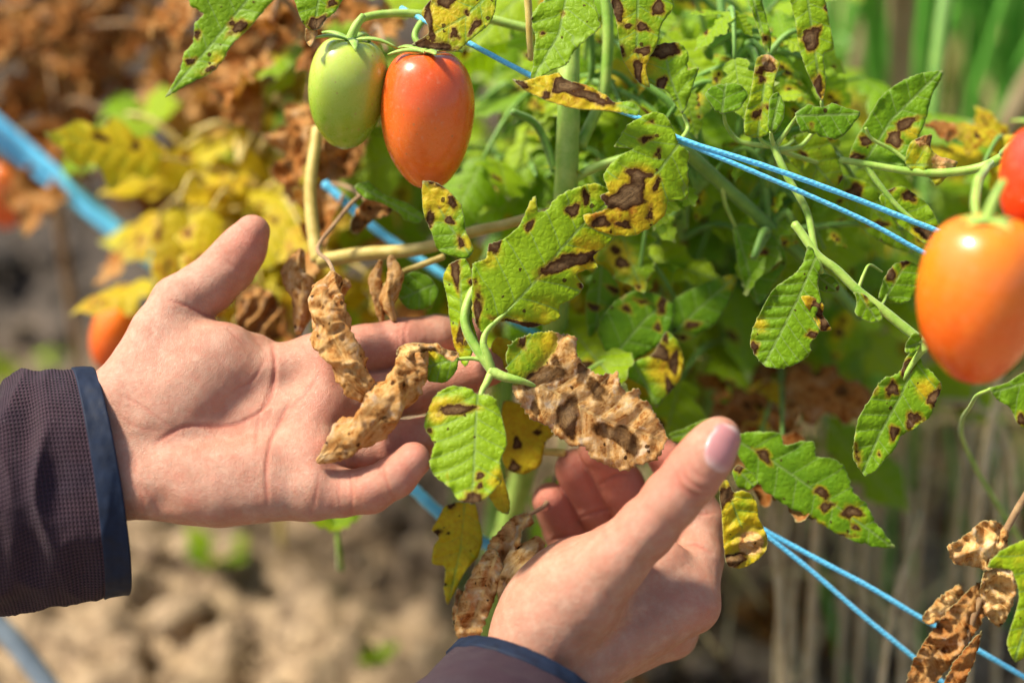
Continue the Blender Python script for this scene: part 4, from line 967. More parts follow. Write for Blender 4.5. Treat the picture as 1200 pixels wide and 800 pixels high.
def tomato(px, py, w, wpx, hpx, mat, label, tilt=(0, 0), lobes=4, calyx=True, seed=0, fat=.46, ccol=None, cs=1.0):
    k = (FOCUS * 1000 - w) / FPX / 1000; a = wpx / 2 * k; b = hpx / 2 * k
    root = empty("tomato", label, "tomato"); root.location = P(px, py, w)
    yaw = Matrix.Rotation(tilt[0], 4, 'Y') @ Matrix.Rotation(tilt[1], 4, 'X') @ Matrix.Rotation(-.18, 4, 'X')
    root.rotation_euler = yaw.to_euler()
    ns, nr = 64, 44; ph = np.linspace(0, math.pi, nr)
    r0 = np.sin(ph) ** (.80); z0 = np.cos(ph); r0 = r0 * (1 + .13 * np.cos(ph)) / 1.01; r0 = r0 * (1 - .05 * np.exp(-((ph - 2.55) / .35) ** 2))
    z0 = z0 - .10 * np.exp(-(ph / .33) ** 2) ; z0 = z0 - .035 * np.exp(-((math.pi - ph) / .10) ** 2)
    th = np.linspace(0, 2 * math.pi, ns, endpoint=False); r_ = np.random.default_rng(seed)
    lob = 1 + .018 * np.cos(lobes * th + r_.uniform(0, 6)) + .012 * np.cos(3 * th + r_.uniform(0, 6))
    V = np.zeros((nr, ns, 3)); V[..., 0] = a * r0[:, None] * lob * np.cos(th); V[..., 1] = a * r0[:, None] * lob * np.sin(th)
    V[..., 2] = b * z0[:, None] + 0 * th; V[..., 0] += .02 * a * np.sin(z0 * 3)[:, None]
    V = V.reshape(-1, 3); i = np.arange(nr - 1)[:, None] * ns; j = np.arange(ns)[None]; j2 = (j + 1) % ns
    F = np.stack([i + j, i + ns + j, i + ns + j2, i + j2], -1).reshape(-1, 4)
    link("fruit", mesh_from("fruit", V, F, attrs={'ripe': .5 - V[:, 2] / b * .55}), mat, root)
    if calyx:
        base = np.array([0, 0, b * .90]); cm = ccol or M_STEM
        for q in range(5):
            t = q / 5 * 6.283 + r_.uniform(-.25, .25); L = a * r_.uniform(.75, 1.0) * cs; u = np.linspace(0, 1, 9)
            dirn = np.array([math.cos(t), math.sin(t), 0]); up = .22 * r_.uniform(.1, 1.2)
            path = base + dirn * (u * L)[:, None] + np.array([0, 0, 1]) * (np.sin(u * 2.6) * .10 * L * 1.2 - u ** 2 * (.20 - up) * L)[:, None]
            side = np.cross(dirn, [0, 0, 1]); wd = a * .105 * np.sin(np.clip(u * .93 + .12, 0, 1) * math.pi) ** .7 + .0002
            top = path[:, None] + side * (np.array([-1, -.4, 0, .4, 1])[None, :, None] * wd[:, None, None]) + np.array([0, 0, 1]) * (np.array([.0, .5, .9, .5, 0])[None, :, None] * wd[:, None, None] * .35)
            V2 = top.reshape(-1, 3); F2 = [[r * 5 + c_, r * 5 + c_ + 1, (r + 1) * 5 + c_ + 1, (r + 1) * 5 + c_] for r in range(8) for c_ in range(4)]
            solidify(link("sepal", mesh_from("sepal", V2, F2), cm, root), .0009)
        u = np.linspace(0, 1, 10); path = base + np.array([.15, .15, 1.0]) * (u * a * .62)[:, None] + np.array([1, .4, 0]) * (u ** 2 * a * .18)[:, None]
        V3, F3, uv3 = tube(path, np.linspace(.0026, .0016, 10), 10); link("pedicel", mesh_from("pedicel", V3, F3, uv=uv3), cm, root)
    return root
tomato(407, 108, -14, 95, 132, M_TG, "unripe green plum tomato beside the red one", tilt=(.10, 0), seed=1, fat=.48, cs=1.2)
tomato(501, 139, -12, 110, 166, M_TR, "ripe red plum tomato beside the green one", tilt=(.0, 0), seed=2, fat=.47)
tomato(1149, 350, 84, 146, 206, M_TO, "large orange tomato in front of the twine ends", tilt=(-.03, 0), seed=3, fat=.46, cs=.55)
tomato(1224, 214, 74, 104, 142, M_TRR, "scarlet tomato cut by the frame above the large orange one", seed=4)
tomato(134, 392, -190, 54, 92, M_TO, "orange tomato half hidden behind the wrist of the open hand", tilt=(.35, 0), seed=5)
tomato(6, 228, -330, 56, 80, M_TO, "pale orange tomato far off over bare soil", tilt=(.1, 0), seed=6, calyx=False)
stalk("peduncle", [(412,56,-14), (414,36,-14), (428,20,-16), (462,16,-20), (505,18,-24), (560,20,-30), (640,40,-34)], (1.7, 2.4), M_STEM, P0)
stalk("peduncle", [(500,60,-14), (486,44,-16), (492,28,-20), (505,18,-24)], (1.4, 1.7), M_STEM, P0)
stalk("peduncle", [(430,42,-8), (436,60,-6), (424,75,-6), (414,62,-8)], (.8, .5), M_STEM, P0)
stalk("peduncle", [(1148,262,76), (1142,236,70), (1150,205,46), (1160,192,10)], (1.7, 2.0), M_STEM, PR)
stalk("peduncle", [(1212,150,66), (1196,160,44), (1175,180,16)], (1.6, 2.0), M_STEM, PR)

# ------------------------------------------------------------------ twine
def mat_twine():
    k = NT("blue_twine"); co = k.obj(); sp = k.n("SeparateXYZ"); k.put(sp.inputs[0], k.uv())
    a = k.math('SINE', k.math('ADD', k.math('MULTIPLY', sp.outputs[1], 2.2), k.math('MULTIPLY', sp.outputs[0], 1.9)))
    fv = k.n('CombineXYZ'); k.put(fv.inputs[0], k.math('MULTIPLY', sp.outputs[0], 1.6)); k.put(fv.inputs[1], k.math('MULTIPLY', sp.outputs[1], .35)); fib = k.noise(fv.outputs[0], 1.0, 3, .7)
    n = k.math('ADD', k.math('MULTIPLY', k.noise(co, 1300, 3, .7), .5), k.math('MULTIPLY', fib, .5))
    a = k.math('ADD', a, k.math('MULTIPLY', k.math('SUBTRACT', fib, .5), 2.5))
    col = k.mix(k.mr(n, .35, .7), (.06, .48, .82), (.18, .66, .92)); col = k.mix(k.mr(n, .55, .66, 0, .8), col, (.50, .82, .98))
    col = k.mix(k.mr(a, -.9, -.4, .14, 0), col, (.02, .28, .62))
    p = k.principled(Base_Color=col, Roughness=.38, Normal=k.bump(k.math('ADD', k.math('MULTIPLY', a, .25), k.math('MULTIPLY', n, 2.0)), .7, .0003))
    p.inputs['Sheen Weight'].default_value = .2
    return k.done(p)
M_TW = mat_twine()
def twine(pts, r, label, cat="twine", mat=None, name="twine", grp=None):
    K = catmull(np.array([PC(*p) for p in pts]), 90)
    def rid(u, th): return 1 + .10 * np.abs(np.sin(th * 1.5 + u * 90)) + .06 * np.sin(u * 37) * np.sin(u * 91)
    V, F, uv = tube(C2W(K), r / 1000, 14, True, ridges=rid)
    return link(name, mesh_from(name, V, F, uv=uv), mat or M_TW, None, label=label, category=cat, group=grp)
twine([(470,10,-26),(548,50,-10),(640,97,-8),(745,137,-2),(800,164,4),(900,196,2),(1000,232,-2),(1100,271,-6),(1260,330,-16)], 1.25, "upper strand of bright blue twine running to the orange tomato")
twine([(796,165,3),(870,196,3),(950,230,0),(1020,262,-3),(1090,300,-6),(1250,380,-16)], 1.15, "lower strand of blue twine parting above the curled leaf")
twine([(880,612,-30),(894,620,-28),(960,656,-28),(1020,688,-30),(1080,724,-32),(1168,774,-36),(1280,840,-40)], 1.25, "upper of two low blue strands, running into the dead leaf")
twine([(880,610,-30),(896,625,-28),(950,668,-30),(1010,720,-33),(1072,771,-36),(1140,830,-40)], 1.25, "lower of two low blue strands, ending at the frame bottom")
for i, (o1, o2) in enumerate([(0, 0), (17, 5), (-8, 12)]):
    twine([(-60 + o1, 100 + o2, -240), (20 + o1, 168 + o2, -240), (90 + o1 * .5, 226 + o2, -240), (160 - o1 * .3, 286 + o2, -242), (215, 338, -250)], [3.8, 2.4, 2.4][i], ["blurred blue strand left of the raised thumb, thickest of three", "blurred grey-blue strand, uppermost of the three at the left", "blurred blue strand, lowest of the three at the left"][i])
twine([(380,215,-80),(440,268,-80),(500,310,-80),(640,400,-84)], 2.3, "blurred blue strand crossing behind the yellow branch")
twine([(430,525,-66),(485,573,-66),(522,606,-66),(600,655,-66),(680,700,-64)], 3.0, "blue cord below the little finger of the open hand")

def mat_hose():
    k = NT("drip_hose"); co = k.obj(); n = k.noise(co, 60, 3, .6)
    return k.done(k.principled(Base_Color=k.mix(k.mr(n, .3, .7), (.16, .21, .26), (.30, .37, .42)), Roughness=.45))
K = catmull(np.array([PC(*p) for p in [(-90, 640, -190), (-10, 724, -190), (30, 768, -192), (90, 850, -195)]]), 40)
V, F, uv = tube(C2W(K), .0065, 20); link("drip_hose", mesh_from("drip_hose", V, F, uv=uv), mat_hose(), None, label="grey-blue drip hose under the dark sleeve", category="hose")
# ------------------------------------------------------------------ ground
def mat_soil():
    k = NT("soil"); co = k.obj()
    n1 = k.noise(co, 9, 4, .6); n2 = k.noise(co, 60, 4, .65); n3 = k.noise(co, 320, 3, .6)
    col = k.mix(k.mr(n1, .35, .65), (.11, .072, .044), (.32, .225, .13)); col = k.mix(k.mr(n2, .42, .7), col, (.50, .37, .22))
    col = k.mix(k.mr(n3, .5, .8, 0, .6), col, (.06, .04, .026))
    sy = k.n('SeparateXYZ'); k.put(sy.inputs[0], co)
    far_shade = k.mr(k.math('ADD', k.math('ADD', sy.outputs[1], k.math('MULTIPLY', sy.outputs[0], -.25)), k.math('MULTIPLY', k.math('SUBTRACT', n1, .5), .6)), 1.02, 1.26, 0, .88, True)  # shade over the far soil, more at left, painted into its colour
    col = k.mix(far_shade, col, k.mix(n2, (.030, .026, .024), (.075, .062, .052)))
    h = k.math('ADD', k.math('MULTIPLY', n2, 3.0), n3)
    return k.done(k.principled(Base_Color=col, Roughness=.95, Normal=k.bump(h, .8, .004)))
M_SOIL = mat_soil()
def soil_patch():
    nx_, ny_ = 300, 330; x = np.linspace(-1.1, 1.1, nx_); y = np.linspace(.35, 2.9, ny_); X, Y = np.meshgrid(x, y); p = np.stack([X.ravel(), Y.ravel()], -1)
    h = .030 * wnoise(p, 3.0, 1, oct=2) + .006 * wnoise(p, 60, 7, oct=2); w1 = wnoise(p, 14, 2, oct=2); h += .020 * np.maximum(w1, -.2); w2 = wnoise(p, 38, 3, oct=2); h += .010 * np.abs(w2)
    h += .05 * np.exp(-((p[:, 1] - 1.25) / .35) ** 2)
    e = np.minimum(np.minimum(1.1 - np.abs(p[:, 0]), p[:, 1] - .35), 2.9 - p[:, 1]); f = np.clip(e / .15, 0, 1); h = h * f - .03 * (1 - f)
    V = np.stack([p[:, 0], p[:, 1], h], -1); i = np.arange(ny_ - 1)[:, None] * nx_; j = np.arange(nx_ - 1)[None]
    F = np.stack([i + j, i + j + 1, i + nx_ + j + 1, i + nx_ + j], -1).reshape(-1, 4)
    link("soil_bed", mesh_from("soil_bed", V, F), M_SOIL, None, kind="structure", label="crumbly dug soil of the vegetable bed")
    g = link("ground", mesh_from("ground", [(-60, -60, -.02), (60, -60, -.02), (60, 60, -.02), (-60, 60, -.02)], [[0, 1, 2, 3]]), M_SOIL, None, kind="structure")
    return h, x, y
soil_patch()
def blob(r, sub, seed, flat=.7, rough=.35):
    import bmesh
    bm = bmesh.new(); bmesh.ops.create_icosphere(bm, subdivisions=sub, radius=1)
    V = np.array([v.co[:] for v in bm.verts]); F = [[v.index for v in f.verts] for f in bm.faces]; bm.free()
    V = V * (1 + rough * wnoise(V, .45, seed, oct=3))[:, None]; V[:, 2] *= flat
    return V * r, F
def scatter_clods():
    r = np.random.default_rng(4); Vs, Fs, o = [], [], 0; pro = [blob(1, 2, s, .7, .5) for s in range(6)]
    for i in range(3600):
        x, y = r.uniform(-.95, .95), r.uniform(.45, 2.6); s = .003 + .030 * r.random() ** 5
        v, f = pro[i % 6]; a = r.uniform(0, 6.28); R = np.array([[math.cos(a), -math.sin(a), 0], [math.sin(a), math.cos(a), 0], [0, 0, 1]])
        Vs.append(v @ R * s + [x, y, .012 + .05 * math.exp(-((y - 1.25) / .35) ** 2)]); Fs += [[q + o for q in t] for t in f]; o += len(v)
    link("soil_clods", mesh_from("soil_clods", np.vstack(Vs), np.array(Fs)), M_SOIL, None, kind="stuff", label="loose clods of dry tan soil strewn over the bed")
scatter_clods()

# ------------------------------------------------------------------ straw and dry grass
def mat_straw():
    k = NT("straw"); co = k.obj(); n = k.noise(co, 25, 3, .6); f = k.attr("shade")
    col = k.mix(k.mr(n, .35, .65), (.60, .45, .17), (.78, .64, .32)); col = k.mix(f, col, (.24, .36, .05))
    p = k.principled(Base_Color=col, Roughness=.6)
    return k.done(p)
M_STRAW = mat_straw()
def blades(name, N, region, hgt, wid, lean, greenp, mat, label, seed, lying=0.):
    r = np.random.default_rng(seed); Vs, Fs, A, o = [], [], [], 0
    for i in range(N):
        x, y = r.uniform(*region[0]), r.uniform(*region[1]); L = r.uniform(*hgt); w = r.uniform(*wid); az = r.uniform(0, 6.28)
        ln = r.uniform(0, lean); n = 6; u = np.linspace(0, 1, n)
        if r.random() < lying:
            p = np.stack([x + math.cos(az) * u * L, y + math.sin(az) * u * L, .05 + .03 * np.sin(u * 3) + r.uniform(0, .04) + 0 * u], -1); side = np.array([-math.sin(az), math.cos(az), .3])
        else:
            p = np.stack([x + math.cos(az) * ln * u ** 1.8 * L, y + math.sin(az) * ln * u ** 1.8 * L, u * L * (1 - .25 * ln * u)], -1); f_ = r.uniform(0, 6.28); side = np.array([math.cos(f_), math.sin(f_), 0])
        ww = w * (1 - .8 * u ** 2)
        v = np.concatenate([p - side * ww[:, None], p + side * ww[:, None]]); Vs.append(v)
        Fs += [[o + k_, o + k_ + 1, o + n + k_ + 1, o + n + k_] for k_ in range(n - 1)]; o += 2 * n; A += [float(r.random() < greenp)] * (2 * n)
    return link(name, mesh_from(name, np.vstack(Vs), np.array(Fs), attrs={'shade': A}), mat, None, kind="stuff", label=label)
blades("straw", 1500, ((.10, 1.1), (.95, 2.3)), (.12, .42), (.0012, .0035), .7, .28, M_STRAW, "dry straw stalks standing and fallen behind the right plant", 3, .25)
blades("straw", 1000, ((.10, .95), (.86, 1.3)), (.07, .30), (.0012, .0032), .6, .22, M_STRAW, "sunlit tan straw stubble beyond the low twine", 12, .2)
blades("grass", 1000, ((.02, 1.2), (1.0, 2.3)), (.12, .36), (.0015, .004), .5, .4, M_STRAW, "green and bleached grass growing thickly behind the right plant", 9)
blades("straw", 300, ((.05, .9), (.7, 1.3)), (.05, .16), (.001, .003), .7, .10, M_STRAW, "broken straw lying on the soil", 5, .9)

def mat_blade(name, c1, c2):
    k = NT(name); co = k.obj(); sp = k.n("SeparateXYZ"); k.put(sp.inputs[0], k.uv()); n = k.noise(co, 30, 3, .6)
    col = k.mix(k.mr(n, .35, .65), c1, c2)
    h = k.math('SINE', k.math('MULTIPLY', sp.outputs[0], 3.5))
    p = k.principled(Base_Color=col, Roughness=.45, Normal=k.bump(h, .3, .0004))
    tr = k.n("BsdfTranslucent"); k.put(tr.inputs[0], col); ms = k.n("MixShader"); ms.inputs[0].default_value = .3
    k.t.links.new(p.outputs[0], ms.inputs[1]); k.t.links.new(tr.outputs[0], ms.inputs[2]); return k.done(ms.outputs[0])
M_ONION = mat_blade("onion_leaf", (.13, .44, .05), (.26, .60, .10))
M_ONIOND = mat_blade("onion_leaf_dry", (.40, .30, .16), (.55, .45, .28))
def onion(x, y, seed, label, n=7, H=(.45, .72), dryp=.15, wid=(.005, .012)):
    r = np.random.default_rng(seed); root = empty("onion_plant", label, "onion plant", "onion plants behind the tomatoes"); root.location = (x, y, .02)
    for i in range(n):
        L = r.uniform(*H); az = r.uniform(0, 6.28); ln = r.uniform(.04, .30); u = np.linspace(0, 1, 14)
        p = np.stack([math.cos(az) * (ln * u ** 2 * L + .015), math.sin(az) * (ln * u ** 2 * L + .015), u * L * (1 - .1 * ln)], -1)
        w = r.uniform(*wid) * (np.sin(np.clip(.25 + u * .75, 0, 1) * math.pi) ** .6 + .05); 
        V, F, uv = tube(p, w * .8, 10)
        link("leaf", mesh_from("leaf", V, F, uv=uv), M_ONIOND if r.random() < dryp else M_ONION, root)
_ON = sorted([(.20, 1.22, 1, 7, .1), (.29, 1.12, 2, 8, .1), (.38, 1.20, 3, 7, .15), (.33, 1.36, 4, 8, .2), (.50, 1.14, 5, 8, .2), (.62, 1.26, 6, 8, .3), (.44, 1.05, 7, 6, .1), (.56, 1.40, 8, 8, .2), (.75, 1.20, 9, 8, .2), (.12, 1.42, 10, 8, .2), (.68, 1.02, 11, 6, .4), (.30, .98, 12, 5, .25), (.40, 1.02, 13, 6, .1), (.50, 1.04, 14, 6, .2), (.24, 1.08, 15, 6, .1)], key=lambda q: q[0] / (q[1] * .866 + .35))
_OW = ["leftmost", "second from the left", "third from the left", "fourth from the left", "fifth from the left", "sixth from the left", "seventh from the left", "eighth from the left", "seventh from the right", "sixth from the right", "fifth from the right", "fourth from the right", "third from the right", "second from the right", "rightmost"]
for (x, y, sd, n_, dr), wd_ in zip(_ON, _OW):
    onion(x, y, sd, "green onion plant with upright leaves, %s in its row" % wd_, n=n_ + 5, dryp=dr)

# ------------------------------------------------------------------ foliage further back: prototypes of single leaflets, copied onto rachises
def lobed(L, W, seed, lobes=3, asym=.15):
    r = np.random.default_rng(seed); u = np.linspace(0, 1, 22)
    def side(sg):
        prof = np.sin(np.clip(u, 0, 1) ** .75 * math.pi) ** .8 * (1 - .25 * u)
        wv = 1 + r.uniform(.18, .32) * np.sin(u ** .9 * lobes * 6.283 + r.uniform(-.5, .5)) + .07 * np.sin(u * 8 * 6.283)
        return np.stack([sg * W / 2 * prof * wv * (1 + r.uniform(-asym, asym)), u * L], -1)
    a = side(1); b = side(-1)[::-1]
    return np.vstack([[[0, 0]], a[1:], b[1:-1]])
PROTO = {}
def proto(key, seed, nsp=0, **kw):
    r = np.random.default_rng(seed); L, W = 52 * r.uniform(.9, 1.1), 30 * r.uniform(.85, 1.15); out = lobed(L, W, seed)
    sp = [(r.uniform(-.34, .34) * W, r.uniform(.15, .9) * L, r.uniform(1.2, 3.4), r.uniform(1.2, 3.2), r.uniform(0, 90)) for _ in range(nsp)]
    yl = [(a, b, c_ * 3, .7) for a, b, c_, *_ in sp[:3]]
    args = dict(fold=r.uniform(-.05, .28), cup=r.uniform(-.5, -.1), pucker=.6, vsp=8, rag=.3)
    args.update(kw); xtra = args.pop('yl', [])
    me = leaf_mesh(out, [(0, 0), (1, L * .5), (0, L)], args.pop('step', 2.4), spots=sp, yel=yl + xtra, seed=seed, name="leaflet", **args)
    PROTO.setdefault(key, []).append(me)
for s in range(4): proto('green', 100 + s, [0, 1, 3, 0][s], tone=[.3, .7, .5, 1.0][s], teeth=.5)
for s in range(3): proto('yellow', 110 + s, 2, yel0=[.7, .95, 1.15][s], tone=.8)
for s in range(2): proto('orange', 120 + s, 3, yel0=1.35, dry0=.15, crumple=.4, dry=[(0, 45, 16, .8)])
for s in range(4): proto('dry', 130 + s, 2, dry0=1, yel0=1.35, crumple=1.1, cup=[-1.2, .9, -.6, 1.4][s], fold=[.5, -.4, .9, .2][s], step=2.2)
for s in range(2): proto('rust', 140 + s, 2, dry0=.75, yel0=1.5, crumple=1.0, cup=-.8, fold=.5)

WMAX = None
def leaflet(kind, base, d, nrm, size, parent, r):
    if parent is not None and WMAX is not None:
        pc = np.asarray(base) - ORI; zz = pc @ BACK * 1000
        if zz > (WMAX if pc @ RIGHT > -.05 + (.11 if WMAX > -20 else 0) else WMAX - 45): return None
    me = PROTO[kind][int(r.integers(len(PROTO[kind])))]
    o = bpy.data.objects.new("leaflet", me); COL.objects.link(o)
    d = d / np.linalg.norm(d); nrm = nrm - d * nrm.dot(d); nrm /= np.linalg.norm(nrm) + 1e-9; x = np.cross(d, nrm)
    M = Matrix(np.array([[*(x * size), 0], [*(d * size), 0], [*(nrm * size), 0], [0, 0, 0, 1]]).T.tolist()); M.translation = Vector(base)
    o.matrix_world = M; o.parent = parent; o.matrix_parent_inverse = Matrix.Identity(4)
    return o

def compound(plant_, p0, p1, kinds, r, size=1.0, pairs=2, sag=.02, stem=None, face=None, label=None):
    """a compound leaf from world point p0 to p1, its stalk sagging"""
    p0, p1 = np.array(p0, float), np.array(p1, float); L = np.linalg.norm(p1 - p0); u = np.linspace(0, 1, 14)
    up = np.array([0, 0, 1.]); path = p0 + (p1 - p0) * u[:, None] + up * (np.sin(u * math.pi) * sag)[:, None] - up * (u ** 2.2 * sag * 1.2)[:, None]
    V, F, uv = tube(path, np.linspace(.0019, .0009, 14), 7)
    rach = link("leaf", mesh_from("leaf", V, F, uv=uv), stem or M_STEMD, plant_, label=label)
    ks = [kinds[int(r.integers(len(kinds)))] for _ in range(2 * pairs + 1)]
    n0 = BACK * .75 + up * .75 + SUN_DIR * .3 if face is None else face
    t = (path[-1] - path[-2]); t /= np.linalg.norm(t)
    j = lambda a: r.normal(0, a, 3)
    leaflet(ks[0], path[-1], t + j(.15) - up * .15, n0 + j(.4), size * r.uniform(.9, 1.15), rach, r)
    for q in range(pairs):
        i = int(13 * (.35 + .5 * q / max(pairs - .5, 1))); tt = path[i + 1] - path[i]; tt /= np.linalg.norm(tt); sd = np.cross(tt, n0); sd /= np.linalg.norm(sd)
        for sg in (-1, 1):
            leaflet(ks[1 + 2 * q + (sg > 0)], path[i], tt * .5 + sd * sg * r.uniform(.7, 1) - up * r.uniform(0, .5) + j(.12), n0 + j(.5), size * r.uniform(.55, .95), rach, r)
    return rach

def bush(label, stem_pts, leaves, kinds, seed, size=(.8, 1.15), stem_mat=None, reach=(.06, .13), sr=(5, 3), stemkind=None, ymin=None, droop=0.):
    """plant whose stem runs through stem_pts (px, py, w); leaves: list of (px, py, w) that mark where compound leaves hang"""
    r = np.random.default_rng(seed); root = empty("tomato_plant", label, "plant"); sp_ = C2W(catmull(np.array([PC(*p) for p in stem_pts]), 60))
    V, F, uv = tube(sp_, np.linspace(sr[0], sr[1], 60) / 1000, 10); link("stem", mesh_from("stem", V, F, uv=uv), stem_mat or M_STEMD, root)
    for lf in leaves:
        px, py, w = lf[:3]; kd = lf[3] if len(lf) > 3 else kinds
        c_ = P(px, py, w); dd = np.linalg.norm(sp_ - c_, axis=1); dd = dd + .8 * np.maximum(0, sp_[:, 2] - c_[2] - .02); i = int(np.argmin(dd)); a = sp_[i]
        v = c_ - a; Lm = np.linalg.norm(v); v = v / (Lm + 1e-9)
        dirn = v + r.normal(0, .45, 3) - np.array([0, 0, droop]); dirn /= np.linalg.norm(dirn); half = r.uniform(*reach) / 2
        e = c_ + dirn * half; b = c_ - dirn * half
        if np.linalg.norm(b - a) > .012:
            pth = catmull(np.array([a, a * .5 + b * .5 + [0, 0, .01], b]), 12); V, F, uv = tube(pth, np.linspace(.0024, .0018, 12), 7)
            link("petiole", mesh_from("petiole", V, F, uv=uv), stem_mat or M_STEMD, root)
        compound(root, b, e, kd, r, size=r.uniform(*size), pairs=2 if r.random() < .7 else 1, sag=r.uniform(.0, .02), stem=M_STEMB if kd[0] == 'dry' else stem_mat)
    return root
WMAX = -14
rb = np.random.default_rng(21)
def cloud(n, x, y, w, kinds=None):
    return [(rb.uniform(*x), rb.uniform(*y), rb.uniform(*w)) + ((kinds,) if kinds else ()) for _ in range(n)]
G = ['green']; GY = ['green'] * 8 + ['yellow']; Yk = ['yellow', 'yellow', 'green', 'orange']; DR = ['dry', 'dry', 'rust']; OR = ['orange', 'rust', 'yellow', 'dry']
bush("bushy side shoot of small leaflets above the twine strands", [(905, 330, -60), (900, 240, -50), (880, 140, -44), (850, 40, -46), (840, -60, -50)],
     cloud(9, (800, 930), (20, 170), (-64, -34), G) + cloud(8, (840, 1010), (180, 300), (-64, -34), G), G, 41, size=(.38, .62), sr=(2.6, 2.0), reach=(.03, .06))
bush("short side shoot of small leaflets below the twine strands", [(690, 330, -70), (740, 300, -60), (800, 240, -52), (830, 210, -46)],
     cloud(7, (700, 860), (190, 330), (-80, -40), G) + cloud(5, (640, 760), (20, 160), (-70, -44), G), G, 42, size=(.4, .7), sr=(2.4, 2.0), reach=(.03, .06))
WMAX = -52
bush("leafy green tomato plant close behind the red tomato and main stem", [(640, -120, -120), (625, 100, -110), (610, 300, -130), (590, 500, -170), (570, 700, -230)],
     cloud(9, (560, 720), (-20, 120), (-130, -60), GY) + cloud(8, (560, 720), (120, 300), (-130, -75), GY) + cloud(3, (600, 700), (300, 420), (-150, -90), GY) + [(610, 130, -90, G), (620, 190, -95, G), (600, 215, -100, G)], GY, 31, sr=(3.5, 6))
bush("broad green tomato plant behind the crossing strands of twine", [(900, -140, -170), (880, 80, -150), (850, 280, -160), (830, 480, -200), (820, 700, -280)],
     cloud(10, (730, 900), (-30, 140), (-170, -70), G) + cloud(9, (730, 960), (130, 300), (-170, -80), GY) + cloud(6, (760, 1000), (290, 440), (-190, -110), GY) + [(800, 260, -150, ['rust', 'orange']), (790, 300, -160, DR), (905, 470, -110, ['rust', 'dry']), (915, 445, -120, ['orange', 'rust'])], G, 32)
bush("sparse green tomato plant behind the orange tomato", [(1130, -140, -210), (1100, 60, -200), (1080, 300, -210), (1070, 520, -240), (1060, 700, -300)],
     cloud(6, (960, 1180), (160, 330), (-170, -80), GY) + cloud(2, (940, 1100), (280, 380), (-220, -120), GY) + [(1170, 190, -70, ['yellow', 'orange']), (1150, 215, -60, ['yellow'])], GY, 33, size=(.7, 1.0))
bush("tall green tomato plant filling the shade behind the main stem", [(760, -140, -260), (740, 100, -250), (720, 300, -260), (700, 500, -300), (690, 700, -400)],
     cloud(16, (600, 900), (-20, 240), (-290, -180), G) + cloud(14, (620, 960), (220, 430), (-290, -190), G), G, 38, size=(1.0, 1.4), reach=(.08, .15))
bush("green tomato plant in the second row behind the curled leaf", [(980, -140, -330), (960, 60, -320), (940, 280, -330), (930, 480, -360), (920, 700, -460)],
     cloud(9, (820, 960), (60, 260), (-360, -230), G) + cloud(9, (820, 1080), (250, 420), (-360, -230), GY) + cloud(5, (760, 960), (420, 520), (-330, -230), ['green', 'green', 'yellow']), G, 39, size=(1.0, 1.4), reach=(.08, .15))
bush("low green tomato plant between the fingers and the brown leaf", [(480, 100, -260), (500, 300, -250), (530, 500, -270), (540, 700, -360)],
     cloud(8, (430, 620), (160, 340), (-260, -130), GY) + cloud(5, (480, 700), (330, 500), (-260, -150), ['green', 'green', 'yellow']), G, 40)
bush("yellowing tomato plant blurred behind the raised thumb", [(300, -120, -210), (310, 60, -200), (300, 240, -190), (320, 420, -220), (330, 640, -300)],
     cloud(13, (230, 390), (90, 230), (-250, -150), ['yellow', 'yellow', 'green', 'yellow', 'orange']) + cloud(16, (215, 370), (180, 330), (-250, -150), ['yellow', 'orange', 'yellow']) + cloud(7, (270, 400), (300, 400), (-230, -150), ['yellow', 'orange', 'rust', 'green']) + [(165, 150, -200, G), (390, 160, -110, ['orange', 'dry']), (395, 225, -90, ['dry']), (275, 20, -240, DR), (425, 180, -150, ['green']), (370, 60, -150, ['green'])], Yk, 34, stem_mat=M_STEMY, size=(.9, 1.3), reach=(.05, .09))
bush("withered brown tomato plant in the upper left corner", [(60, -160, -330), (70, 20, -310), (60, 180, -300), (90, 400, -360), (110, 560, -460)],
     cloud(7, (-40, 220), (-60, 60), (-340, -220), DR) + cloud(8, (-40, 120), (50, 130), (-340, -240), ['dry', 'rust']) + [(215, 60, -280, DR), (240, 100, -260, DR), (200, 130, -250, ['dry'])], DR, 35, stem_mat=M_STEMB, reach=(.08, .16), size=(1.0, 1.5), droop=.6)
bush("withered brown tomato plant at the top behind the green tomato", [(330, -160, -300), (320, 0, -290), (300, 200, -300), (290, 440, -390)],
     cloud(9, (200, 440), (-60, 60), (-320, -170), DR) + [(440, 60, -100, ['rust', 'dry']), (385, 40, -120, DR), (390, 100, -130, ['dry', 'rust'])], DR, 36, stem_mat=M_STEMB, reach=(.08, .14), size=(.9, 1.3), droop=.6)
bush("dying tomato plant low behind the cupped hand", [(740, 300, -220), (720, 480, -260), (710, 700, -330)], cloud(5, (640, 860), (400, 560), (-270, -150), ['green', 'yellow', 'rust']), Yk, 37, sr=(3, 4))

WMAX = None
